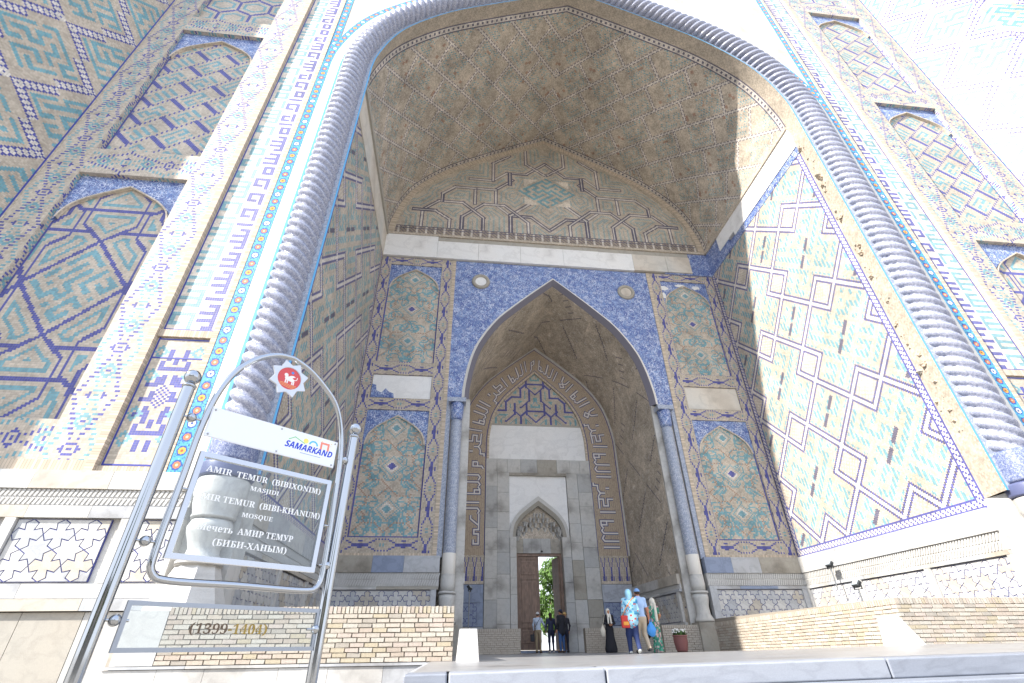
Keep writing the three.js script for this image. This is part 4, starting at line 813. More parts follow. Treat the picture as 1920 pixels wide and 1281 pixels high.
for (let k = 0; k < 5; k++) {
  const y1 = -k * 0.17, z1 = 6.65 + k * 0.34; let x = -5.36;
  const cuts = k === 0 ? [-4.96, -3.51, -0.66, 1.9, 4.4, 7.2, 10, 13, 16, 20.5] : [-4.2, -1.9, 0.6, 3.1, 5.6, 8.2, 11, 14, 17, 20.5];
  for (const e of cuts) {
    const g = new RoundedBoxGeometry(e - x - 0.014, 0.168, 0.5, 2, 0.018); const uv = g.attributes.uv; for (let i = 0; i < uv.count; i++) uv.setXY(i, uv.getX(i) * (e - x) + x, uv.getY(i) * 0.5 + k);
    const m = mesh('step_slab', g, [M.step, M.stepB, M.step][Math.floor(hash(k, x * 10, 5) * 3)], steps); m.position.set((x + e) / 2, y1 - 0.084 + edgeY((x + e) / 2) - 0.002 * hash(x * 9, k), z1 - 0.25); m.rotation.z = x > 1.9 ? 0 : 0.0135; x = e;
  }
  mesh('step_core', box(-5.34, 20.5, GY, y1 - 0.172, 6.2 + k * 0.34, z1 - 0.02), M.lime, steps);
}
const podium = thing('marble_podium', 'low white marble plinth carrying the brick parapet beside the steps', 'plinth');
slabs(podium, 'marble_slab', -10.98, -5.37, GY, -0.055, 1.04, 0.13, 1.05, [M.marble, M.marble, M.marbleB], 0.006);
slabs(podium, 'coping_slab', -11.0, -5.37, -0.05, -0.002, 1.07, 0.5, 1.6, [M.marble, M.marbleB], 0.006);
mesh('side_slab', box(-5.36, -5.302, GY, -0.01, 1.05, 6.3), M.marbleB, podium);

// ---------------------------------------------------------------- brick parapets
const brickMats = [0xc8beb0, 0xc4b8a8, 0xccc4b6, 0xbfb1a2, 0xc8baae, 0xc2b69e, 0xc8c2b6, 0xb4aca0].map((c) => std({ map: stoneTex(128, [232, 232, 232], 140, { vein: 0.05, grain: 0.12, stain: 0.2, size: 0.5 }), color: c, roughness: 0.9 }));
const mortar = std({ color: 0x928a7e, roughness: 0.95 });
const brickGeos = [];
for (let v = 0; v < 6; v++) { const g = new THREE.BoxGeometry(1, 1, 1), p = g.attributes.position; for (let i = 0; i < p.count; i++) { const k = (p.getX(i) > 0 ? 1 : 0) + (p.getY(i) > 0 ? 2 : 0) + (p.getZ(i) > 0 ? 4 : 0); p.setXYZ(i, p.getX(i) + (hash(k, v, 1) - 0.5) * 0.035, p.getY(i) + (hash(k, v, 2) - 0.5) * 0.12, p.getZ(i) + (hash(k, v, 3) - 0.5) * 0.08); } g.computeVertexNormals(); brickGeos.push(g); }
// bricks on one face: local x 0..L, y 0..h, face at z = 0
function brickFace(parent, L, rows, pitch, len, soldier, { single: one = 1e9, yOf = () => 0 } = {}) {
  const rest = [], r = mulberry(Math.round(L * 97) + rows);
  const add = (name, cx, cy, w, h) => {
    const y = cy + yOf(cx), z = -0.05 + (r() - 0.5) * 0.012, tilt = (r() - 0.5) * 0.02, v = Math.floor(r() * 6), mt = Math.floor(Math.pow(r(), 1.5) * brickMats.length), dw = w - 0.012 - r() * 0.012, dh = h - 0.01 - r() * 0.008;
    if (cx <= one) { const m = mesh(name, brickGeos[v], brickMats[mt], parent); m.position.set(cx, y, z); m.scale.set(dw, dh, 0.1); m.rotation.z = tilt; }
    else { const g = brickGeos[v].clone(); g.scale(dw, dh, 0.1); g.rotateZ(tilt); g.translate(cx, y, z); rest.push(g); }
  };
  for (let j = 0; j < rows; j++) { let x = j % 2 ? -len / 2 : 0; while (x < L - 0.02) { const w = len * (0.92 + r() * 0.16), a = Math.max(0, x), b = Math.min(L, x + w); if (b - a > 0.05) add('brick', (a + b) / 2, (j + 0.5) * pitch, b - a, pitch); x += w; } }
  if (soldier) { const n = Math.round(L / 0.078); for (let k = 0; k < n; k++) add('coping_brick', (k + 0.5) * L / n, rows * pitch + soldier / 2, L / n, soldier); }
  if (rest.length) { const m = mesh('brick_courses', merge(rest), brickMats[0], parent); m.userData.kind = 'stuff'; }
}
{
  const w = thing('brick_parapet', 'low sunlit brick parapet standing on the white marble plinth behind the sign', 'wall', 'low brick walls of the entrance'); w.position.set(-10.2, 0, 1.0);
  brickFace(part('front_face', w), 5.3, 10, 0.079, 0.27, 0.13);
  mesh('mortar_core', box(0.004, 5.296, 0, 0.905, -0.4, -0.03), mortar, w);
  mesh('return_wall', box(4.9, 5.29, 0, 0.905, -10, -0.41), M.brick, w);
  mesh('end_pier', box(-0.72, -0.004, 0, 0.86, -0.5, 0.0), M.lime, w);
}
{
  const w = thing('brick_parapet', 'low brick parapet turning a corner beside the tall sunlit niche wall', 'wall', 'low brick walls of the entrance'); w.position.set(5.35, 0.12, 0.2);
  brickFace(part('front_face', w), 4.9, 10, 0.084, 0.28, 0.14);
  const s = part('side_face', w); s.rotation.y = -Math.PI / 2; s.position.set(0, 0, 0); // local x runs towards +z, so mirror by starting at the far end
  s.position.z = -9.2; brickFace2(s);
  mesh('mortar_core', box(0.03, 4.88, -0.2, 0.97, -0.4, -0.03), mortar, w); mesh('mortar_core', box(0.03, 0.4, -0.2, 0.97, -9.18, -0.4), mortar, w);
}
function brickFace2(s) { const far = part('far_bricks', null); // far bricks read as one mass, the near ones are single
  const L = 9.2, near = 3.0; const g = part('near_bricks', s); g.position.x = L; g.rotation.y = 0; g.scale.x = 1;
  s.remove(g); const rest = [], r = mulberry(77), yOf = (x) => -0.13 * clamp((L - x) / L);
  const add = (name, cx, cy, w, h) => { const y = cy + yOf(cx), z = -0.05 + (r() - 0.5) * 0.012, v = Math.floor(r() * 6), mt = Math.floor(Math.pow(r(), 1.5) * brickMats.length), dw = w - 0.014 - r() * 0.01, dh = h - 0.011 - r() * 0.008; if (cx > L - near) { const m = mesh(name, brickGeos[v], brickMats[mt], s); m.position.set(cx, y, z); m.scale.set(dw, dh, 0.1); } else { const q = brickGeos[v].clone(); q.scale(dw, dh, 0.1); q.translate(cx, y, z); rest.push([q, mt % 3]); } };
  for (let j = 0; j < 10; j++) { let x = j % 2 ? -0.14 : 0; while (x < L - 0.02) { const w = 0.28 * (0.92 + r() * 0.16), a = Math.max(0, x), b = Math.min(L, x + w); if (b - a > 0.05) add('brick', (a + b) / 2, (j + 0.5) * 0.084, b - a, 0.084); x += w; } }
  const n = Math.round(L / 0.08); for (let k = 0; k < n; k++) add('coping_brick', (k + 0.5) * L / n, 0.84 + 0.07, L / n, 0.14);
  for (const t of [0, 1, 2]) { const q = rest.filter((e) => e[1] === t).map((e) => e[0]); if (q.length) mesh('brick_courses', merge(q), brickMats[t + 1], s).userData.kind = 'stuff'; }
}
for (const [x, z, L, label] of [[-4.05, -12.2, 2.1, 'small brick wall end by the brown wooden door leaf'], [0.95, -12.4, 3.6, 'brick wall behind the woman in the black dress'], [3.45, -9.7, 1.9, 'brick wall stub behind the flower pot']]) {
  const w = thing('brick_parapet', label, 'wall', 'low brick walls of the entrance'); w.position.set(x, 0, z);
  brickFace(w, L, 10, 0.08, 0.27, 0.13, { single: -1 }); mesh('mortar_core', box(0.004, L - 0.004, 0, 0.92, -0.4, -0.03), mortar, w);
}
// marble end blocks
{
  const g = new THREE.BufferGeometry(), wedge = (b, t, h, d0, d1) => { const c = new THREE.BoxGeometry(1, 1, 1, 1, 1, 1), p = c.attributes.position; for (let i = 0; i < p.count; i++) { const up = p.getY(i) > 0, fr = p.getZ(i) > 0; p.setXYZ(i, p.getX(i) * (up ? t : b), up ? h : 0, fr ? (up ? d1 : d0) : -0.5); } c.computeVertexNormals(); return c; };
  const a = single('marble_block', wedge(0.4, 0.31, 0.5, 0.2, 0.12), M.marble, 'white tapering marble block at the end of the sunlit brick parapet', 'block', 'tapering marble blocks'); a.position.set(-4.64, 0, 1.62);
  const b = single('marble_block', wedge(0.5, 0.3, 0.6, 0.3, -0.15), M.marble, 'white tapering marble block leaning at the corner of the long parapet', 'block', 'tapering marble blocks'); b.position.set(5.1, 0.13, 0.35); b.rotation.y = -0.25; b.rotation.z = 0.05;
}

// ---------------------------------------------------------------- sign
const steel = std({ color: 0xaeb2b8, metalness: 1, roughness: 0.07 }), brushed = std({ color: 0xb4b8c0, metalness: 1, roughness: 0.2 });
{
  const s = thing('information_sign', 'tubular steel information sign with glass plates, white logo plate and star emblem', 'sign'); s.position.set(-6.39, GY, 9.47); s.rotation.y = 41.8 * Math.PI / 180;
  const Y = (y) => y - GY, p3 = ([u, y]) => [u, Y(y), 0];
  for (const u of [0, 0.995]) {
    const p = part('post', s);
    mesh('tube', rod([u, 0, 0], [u, Y(1.36), 0], 0.029, 0.029, 24), steel, p);
    mesh('cap', lathe([[0.001, 0], [0.032, 0], [0.034, 0.012], [0.026, 0.022], [0.014, 0.028], [0.001, 0.03]], 20).translate(u, Y(1.36), 0), steel, p);
    mesh('ball', new THREE.SphereGeometry(0.04, 24, 16).translate(u, Y(1.424), 0), steel, p);
    mesh('foot_plate', lathe([[0.001, 0], [0.08, 0], [0.08, 0.01], [0.03, 0.014], [0.001, 0.014]], 20).translate(u, 0, 0), steel, p);
  }
  const L = [[0.49, 1.75], [0.4, 1.735], [0.3, 1.675], [0.21, 1.57], [0.15, 1.42], [0.122, 1.22], [0.118, 0.9], [0.115, 0.56], [0.122, 0.5], [0.15, 0.468], [0.19, 0.46], [0.5, 0.46]], Rr = [[0.5, 0.46], [0.88, 0.46], [0.915, 0.468], [0.94, 0.5], [0.947, 0.56], [0.94, 0.9], [0.925, 1.22], [0.89, 1.4], [0.82, 1.55], [0.7, 1.655], [0.6, 1.715], [0.49, 1.75]];
  mesh('frame_tube', merge([tube(L.map(p3), 0.0165, 14, 90), tube(Rr.map(p3), 0.0165, 14, 90)]), steel, s);
  for (const [u, y] of [[0.062, 1.21], [0.062, 0.61], [0.06, 0.3], [0.955, 1.2], [0.965, 0.59], [0.965, 0.28]]) { const b = part('connector', s); mesh('ball', new THREE.SphereGeometry(0.024, 18, 12).translate(u, Y(y), 0), steel, b); mesh('pin', rod([u - 0.05, Y(y), 0], [u + 0.05, Y(y), 0], 0.006), steel, b); }
  // logo plate
  const plateTex = canvasTex(1024, 228, (c, w, h) => {
    c.fillStyle = '#e9edf5'; c.fillRect(0, 0, w, h);
    c.save(); c.translate(575, 150); c.rotate(0.0); c.fillStyle = '#2340c8'; c.font = 'bold italic 74px sans-serif'; c.fillText('SAMARKAND', 0, 0, 420); c.strokeStyle = '#2340c8'; c.lineWidth = 2; c.strokeText('SAMARKAND', 0, 0, 420); c.restore();
    c.lineWidth = 8; c.strokeStyle = '#8ccf8e'; c.beginPath(); c.moveTo(600, 84); c.lineTo(650, 52); c.lineTo(740, 88); c.stroke();
    c.fillStyle = '#f3e37a'; c.beginPath(); c.arc(745, 62, 22, 0, TAU); c.fill();
    c.strokeStyle = '#58bfe6'; c.lineWidth = 14; c.beginPath(); c.arc(815, 84, 34, Math.PI * 1.02, TAU * 0.99); c.stroke();
    c.strokeStyle = '#ee8d76'; c.lineWidth = 18; c.beginPath(); c.moveTo(885, 100); c.lineTo(885, 42); c.lineTo(950, 42); c.lineTo(950, 100); c.stroke();
    c.fillStyle = '#f3d060'; for (const [x, y] of [[880, 22], [968, 48], [970, 26]]) c.fillRect(x, y, 8, 8);
    c.fillStyle = '#8fa0c8'; c.fillRect(715, 170, 180, 5);
  });
  const lp = part('logo_plate', s);
  mesh('plate', new RoundedBoxGeometry(0.745, 0.165, 0.006, 2, 0.002).translate(0.51, Y(1.213), 0.012), std({ color: 0xe6eaf2, roughness: 0.25 }), lp);
  const face = new THREE.PlaneGeometry(0.735, 0.158).translate(0.51, Y(1.213), 0.0165); mesh('printed_face', face, std({ map: plateTex, roughness: 0.22 }), lp);
  for (const u of [0.155, 0.52, 0.865]) for (const y of [1.145, 1.28]) mesh('screw', new THREE.SphereGeometry(0.006, 10, 8).translate(u, Y(y), 0.016), steel, lp);
  // main glass with its bars
  const glass = phys({ color: 0xeef2f4, transmission: 1, thickness: 0, roughness: 0.03, ior: 1.5 });
  const mg = part('glass_plate', s);
  mesh('pane', box(0.17, 0.88, Y(0.56), Y(1.045), -0.004, 0.004), glass, mg);
  for (const [a, b, c, d] of [[0.155, 0.18, 0.548, 1.055], [0.868, 0.893, 0.548, 1.055], [0.18, 0.868, 0.548, 0.573], [0.18, 0.868, 1.03, 1.055]]) mesh('bar', box(a, b, Y(c), Y(d), -0.012, 0.012), brushed, mg);
  for (const [u, y, h] of [[0.118, 0.86, 0.04], [0.9, 0.8, 0.035]]) mesh('clip', rod([u, Y(y), 0], [u + h, Y(y), 0], 0.006), steel, mg);
  const textTex = canvasTex(1420, 960, (c, w, h) => {
    c.clearRect(0, 0, w, h); c.fillStyle = '#f2f4f6'; c.textBaseline = 'middle';
    const X = (u) => (u - 0.17) / 0.71 * w, V = (y) => (1.045 - y) / 0.485 * h;
    const T = (t, u0, u1, y, px) => { c.font = `bold ${px}px serif`; const m = c.measureText(t).width; c.save(); c.translate(X(u0), V(y)); c.scale((X(u1) - X(u0)) / m, 1); c.fillText(t, 0, 0); c.restore(); };
    T('AMIR  TEMUR  (BIBIXONIM)', 0.205, 0.84, 0.978, 84); T('MASJIDI', 0.44, 0.6, 0.922, 62); T('AMIR TEMUR  (BIBI-KHANUM)', 0.19, 0.865, 0.842, 84); T('MOSQUE', 0.435, 0.6, 0.785, 62); T('Мечеть  АМИР ТЕМУР', 0.25, 0.735, 0.702, 84); T('(БИБИ-ХАНЫМ)', 0.335, 0.715, 0.64, 84);
  });
  mesh('lettering', new THREE.PlaneGeometry(0.71, 0.485).translate(0.525, Y(0.8025), 0.006), std({ map: textTex, transparent: true, roughness: 0.5 }), mg);
  // small plate with the years
  const yp = part('year_plate', s), tin = std({ color: 0x9aa0aa, metalness: 1, roughness: 0.35 });
  mesh('pane', box(0.09, 0.965, Y(0.195), Y(0.365), -0.003, 0.003), glass, yp);
  for (const [a, b, c, d] of [[0.082, 0.1, 0.185, 0.375], [0.955, 0.973, 0.185, 0.375], [0.1, 0.955, 0.185, 0.203], [0.1, 0.955, 0.357, 0.375]]) mesh('bar', box(a, b, Y(c), Y(d), -0.009, 0.009), tin, yp);
  const yearTex = canvasTex(768, 160, (c, w, h) => { c.clearRect(0, 0, w, h); c.textBaseline = 'middle'; c.font = 'bold 118px serif'; const a = '(1399', b = '-1404)'; const f = (w - 20) / c.measureText(a + b).width; c.scale(f, 1); c.fillStyle = '#5c4a3a'; c.fillText(a, 6, 84); c.fillStyle = '#9a8034'; c.fillText(b, 6 + c.measureText(a).width, 84); });
  mesh('lettering', new THREE.PlaneGeometry(0.37, 0.078).translate(0.53, Y(0.278), 0.005), std({ map: yearTex, transparent: true, roughness: 0.35 }), yp);
  // emblem
  const em = part('emblem', s), st = []; for (let k = 0; k < 16; k++) { const r = k % 2 ? 0.09 : 0.122, a = k * TAU / 16 + TAU / 16; st.push([0.49 + r * Math.sin(a), Y(1.607) + r * Math.cos(a)]); }
  const hole = []; for (let k = 0; k < 28; k++) hole.push([0.49 + 0.074 * Math.cos(-k * TAU / 28), Y(1.607) + 0.074 * Math.sin(-k * TAU / 28)]);
  mesh('star_rim', plate(st, 0.006, 0.012, [hole]), std({ color: 0xc8ccd4, metalness: 0.5, roughness: 0.3 }), em);
  const emTex = canvasTex(256, 256, (c) => {
    c.fillStyle = '#d8dade'; c.fillRect(0, 0, 256, 256); c.fillStyle = '#cf4a4e'; c.beginPath(); c.arc(128, 128, 118, 0, TAU); c.fill();
    c.fillStyle = '#e8a05a'; for (let k = 0; k < 3; k++) { c.beginPath(); c.moveTo(40, 190 + k * 14); c.bezierCurveTo(90, 170 + k * 14, 140, 210 + k * 14, 214, 186 + k * 14); c.lineTo(214, 192 + k * 14); c.bezierCurveTo(140, 216 + k * 14, 90, 176 + k * 14, 40, 196 + k * 14); c.fill(); }
    c.fillStyle = '#ece8e6'; // winged walking beast
    c.beginPath(); c.ellipse(132, 132, 50, 24, 0.12, 0, TAU); c.fill(); c.beginPath(); c.arc(92, 98, 20, 0, TAU); c.fill(); c.fillRect(84, 100, 28, 34); c.beginPath(); c.moveTo(112, 118); c.quadraticCurveTo(150, 70, 190, 96); c.quadraticCurveTo(160, 104, 150, 128); c.fill();
    for (const [x, y, h] of [[90, 140, 44], [110, 144, 40], [158, 146, 40], [174, 142, 44]]) c.fillRect(x, y, 13, h);
    c.lineWidth = 8; c.strokeStyle = '#ece8e6'; c.beginPath(); c.moveTo(178, 130); c.quadraticCurveTo(214, 130, 206, 92); c.stroke(); c.fillStyle = '#4a8ad8'; c.beginPath(); c.arc(150, 56, 14, 0, TAU); c.fill();
  });
  mesh('painted_disc', new THREE.CircleGeometry(0.078, 32).translate(0.49, Y(1.607), 0.002), std({ map: emTex, roughness: 0.3 }), em); mesh('disc_back', new THREE.CylinderGeometry(0.078, 0.078, 0.006, 28).rotateX(Math.PI / 2).translate(0.49, Y(1.607), -0.003), steel, em);
}
// ---------------------------------------------------------------- floodlights, flower pot, trees beyond the door
function floodlight(x, y0, y1, z, turn, label) {
  const g = thing('floodlight', label, 'floodlight', 'floodlights aimed at the walls'); g.position.set(x, y0, z); g.rotation.y = turn; const dk = std({ color: 0x3a3d40, roughness: 0.5, metalness: 0.4 }), h = y1 - y0;
  mesh('pole', rod([0, 0, 0], [0, h, 0], 0.025), std({ color: 0x8a8d90, metalness: 0.6, roughness: 0.4 }), g);
  mesh('bracket', merge([box(-0.17, -0.15, h - 0.02, h + 0.16, -0.02, 0.02), box(0.15, 0.17, h - 0.02, h + 0.16, -0.02, 0.02), box(-0.17, 0.17, h - 0.02, h, -0.02, 0.02)]), dk, g);
  mesh('housing', new RoundedBoxGeometry(0.28, 0.22, 0.12, 2, 0.03).rotateX(-0.7).translate(0, h + 0.14, 0), dk, g);
  mesh('lens', new RoundedBoxGeometry(0.23, 0.17, 0.02, 2, 0.008).rotateX(-0.7).translate(0, h + 0.14 + 0.05, 0.055), std({ color: 0x9aa2a8, roughness: 0.15 }), g);
}
floodlight(10.0, 2.0, 2.75, -7.6, -1.5, 'floodlight fixed high on the sunlit marble plinth');
floodlight(8.6, 0, 1.75, -4.8, -1.5, 'floodlight on a post behind the long brick parapet');
floodlight(-4.2, 0, 2.45, -13, 1.2, 'slim floodlight post beside the blue star tiles near the door');
{
  const g = thing('flower_pot', 'reddish round planter with white flowers by the brick wall stub', 'planter'); g.position.set(3.42, 0.02, -8.0);
  mesh('pot', lathe([[0.001, 0], [0.17, 0], [0.2, 0.05], [0.25, 0.3], [0.24, 0.46], [0.27, 0.48], [0.27, 0.52], [0.23, 0.52], [0.21, 0.46], [0.001, 0.46]], 24), std({ color: 0x8a5a56, roughness: 0.7 }), g);
  const r = mulberry(9), lf = [], fl = []; for (let k = 0; k < 160; k++) { const a = r() * TAU, d = Math.sqrt(r()) * 0.25, q = new THREE.PlaneGeometry(0.05, 0.07); q.rotateX(r() * 2 - 1.2); q.rotateY(r() * TAU); q.translate(d * Math.cos(a), 0.5 + r() * 0.14, d * Math.sin(a)); lf.push(q); }
  for (let k = 0; k < 46; k++) { const a = r() * TAU, d = Math.sqrt(r()) * 0.26; fl.push(new THREE.IcosahedronGeometry(0.022 + r() * 0.014, 0).translate(d * Math.cos(a), 0.58 + r() * 0.13, d * Math.sin(a))); }
  mesh('leaves', merge(lf), std({ color: 0x4a6a34, roughness: 0.8, side: THREE.DoubleSide }), g); mesh('white_flowers', merge(fl), std({ color: 0xe8e6e0, roughness: 0.8 }), g);
}
function tree(x, z, H, R, seed, label, y = -0.03, group = 'trees of the courtyard beyond the door') {
  const g = thing('garden_tree', label, 'tree', group); g.position.set(x, y, z); const r = mulberry(seed), limbs = [rod([0, 0, 0], [0.1, H * 0.35, 0], 0.26, 0.17), rod([0.1, H * 0.35, 0], [0, H * 0.75, 0.2], 0.17, 0.06)], lv = [];
  const cl = []; for (let k = 0; k < 16; k++) { const a = r() * TAU, e = r(), d = R * (0.35 + 0.5 * r()) * Math.sin(0.5 + e * 2.3); cl.push([d * Math.cos(a), H * (0.25 + 0.68 * e), d * Math.sin(a)]); limbs.push(rod([0.05, H * (0.2 + 0.35 * e), 0], cl[k], 0.07, 0.02, 6)); }
  const leaf = new THREE.PlaneGeometry(0.16, 0.24), P = new THREE.Vector3(), Q = new THREE.Quaternion(), E = new THREE.Euler(), S = new THREE.Vector3(1, 1, 1), m4 = new THREE.Matrix4();
  for (const c of cl) for (let k = 0; k < 480; k++) { let v; do v = [r() * 2 - 1, r() * 2 - 1, r() * 2 - 1]; while (Math.hypot(...v) > 1); const rr = R * 0.42; P.set(c[0] + v[0] * rr, c[1] + v[1] * rr * 0.8, c[2] + v[2] * rr); E.set(r() * 3, r() * 6, r() * 3); Q.setFromEuler(E); const q = leaf.clone(); q.applyMatrix4(m4.compose(P, Q, S.setScalar(0.8 + r() * 0.7))); lv.push(q); }
  mesh('trunk', merge(limbs), std({ color: 0x5a4a3a, roughness: 0.95 }), g);
  mesh('crown', merge(lv), phys({ color: 0x5c8034, roughness: 0.9, transmission: 0.35, thickness: 0, side: THREE.DoubleSide }), g);
}
tree(6.2, -46, 9, 3.4, 5, 'sunlit leafy tree seen through the half-open door'); tree(10.5, -52, 12, 4.4, 6, 'taller tree behind the sunlit one, seen through the door');
// what the polished steel of the sign mirrors: the plaza's trees and a low house opposite the portal
tree(-14, 33, 8, 3.4, 15, 'leafy plaza tree opposite the portal beside the low house', GY, 'trees of the plaza'); tree(7, 37, 9, 3.8, 16, 'broad plaza tree opposite the portal in front of the low house', GY, 'trees of the plaza');
{
  const h = thing('low_house', 'low plastered house on the far side of the plaza', 'house'); h.position.set(0, GY, 48);
  mesh('wall', box(-30, 30, 0, 4.4, 0, 8), M.plaster, h); mesh('roof', box(-30.5, 30.5, 4.4, 4.9, -0.6, 8.5), std({ color: 0x6a5a4c, roughness: 0.9 }), h);
  for (let k = -6; k <= 6; k++) { const w = part('window', h); mesh('pane', box(k * 4.4 - 0.7, k * 4.4 + 0.7, 1.1, 2.8, -0.03, 0.02), std({ color: 0x2c3238, roughness: 0.1 }), w); mesh('sill', box(k * 4.4 - 0.85, k * 4.4 + 0.85, 1.0, 1.1, -0.14, 0.02), M.marble, w); }
}
// ---------------------------------------------------------------- people
// naive surface nets on a signed distance field
function surfaceNet(f, min, max, h) {
  const n = [0, 1, 2].map((k) => Math.ceil((max[k] - min[k]) / h) + 1), [nx, ny, nz] = n, D = new Float32Array(nx * ny * nz), id = (i, j, k) => (k * ny + j) * nx + i;
  for (let k = 0; k < nz; k++) for (let j = 0; j < ny; j++) for (let i = 0; i < nx; i++) D[id(i, j, k)] = f(min[0] + i * h, min[1] + j * h, min[2] + k * h);
  const V = new Int32Array(nx * ny * nz).fill(-1), pos = [], idx = [];
  for (let k = 0; k < nz - 1; k++) for (let j = 0; j < ny - 1; j++) for (let i = 0; i < nx - 1; i++) {
    let c = 0, x = 0, y = 0, z = 0, inN = 0; const d = [];
    for (let q = 0; q < 8; q++) { d[q] = D[id(i + (q & 1), j + ((q >> 1) & 1), k + (q >> 2))]; if (d[q] < 0) inN++; }
    if (!inN || inN === 8) continue;
    for (let a = 0; a < 8; a++) for (const b of [a ^ 1, a ^ 2, a ^ 4]) if (b > a && (d[a] < 0) !== (d[b] < 0)) { const t = d[a] / (d[a] - d[b]); const A = [a & 1, (a >> 1) & 1, a >> 2], B = [b & 1, (b >> 1) & 1, b >> 2]; x += A[0] + t * (B[0] - A[0]); y += A[1] + t * (B[1] - A[1]); z += A[2] + t * (B[2] - A[2]); c++; }
    V[id(i, j, k)] = pos.length / 3; pos.push(min[0] + (i + x / c) * h, min[1] + (j + y / c) * h, min[2] + (k + z / c) * h);
  }
  const quad = (a, b, c, d, flip) => { if (a < 0 || b < 0 || c < 0 || d < 0) return; flip ? idx.push(a, c, b, b, c, d) : idx.push(a, b, c, b, d, c); };
  for (let k = 1; k < nz - 1; k++) for (let j = 1; j < ny - 1; j++) for (let i = 1; i < nx - 1; i++) {
    const a = D[id(i, j, k)] < 0;
    if (a !== (D[id(i + 1, j, k)] < 0)) quad(V[id(i, j - 1, k - 1)], V[id(i, j, k - 1)], V[id(i, j - 1, k)], V[id(i, j, k)], !a);
    if (a !== (D[id(i, j + 1, k)] < 0)) quad(V[id(i - 1, j, k - 1)], V[id(i, j, k - 1)], V[id(i - 1, j, k)], V[id(i, j, k)], a);
    if (a !== (D[id(i, j, k + 1)] < 0)) quad(V[id(i - 1, j - 1, k)], V[id(i, j - 1, k)], V[id(i - 1, j, k)], V[id(i, j, k)], !a);
  }
  const g = new THREE.BufferGeometry(); g.setAttribute('position', new THREE.Float32BufferAttribute(pos, 3)); g.setIndex(idx); g.computeVertexNormals(); return g;
}
function cone(p, a, b, ra, rb) { // tapered capsule
  const bx = b[0] - a[0], by = b[1] - a[1], bz = b[2] - a[2], px = p[0] - a[0], py = p[1] - a[1], pz = p[2] - a[2];
  const t = clamp((px * bx + py * by + pz * bz) / (bx * bx + by * by + bz * bz + 1e-9)); return Math.hypot(px - bx * t, py - by * t, pz - bz * t) - (ra + (rb - ra) * t);
}
const smin = (a, b, k) => { const h = Math.max(k - Math.abs(a - b), 0) / k; return Math.min(a, b) - h * h * k * 0.25; };
const ell = (p, c, r) => { const x = (p[0] - c[0]) / r[0], y = (p[1] - c[1]) / r[1], z = (p[2] - c[2]) / r[2]; const l = Math.hypot(x, y, z); return (l - 1) * Math.min(...r); };
const hex = (c) => { const q = new THREE.Color(c); return [q.r, q.g, q.b]; };
function boundsOf(list, pad) { const a = [1e9, 1e9, 1e9], b = [-1e9, -1e9, -1e9]; for (const p of list) for (let k = 0; k < 3; k++) { a[k] = Math.min(a[k], p[k]); b[k] = Math.max(b[k], p[k]); } return [a.map((v) => v - pad), b.map((v) => v + pad)]; }
const cloth = std({ vertexColors: true, roughness: 0.85 });
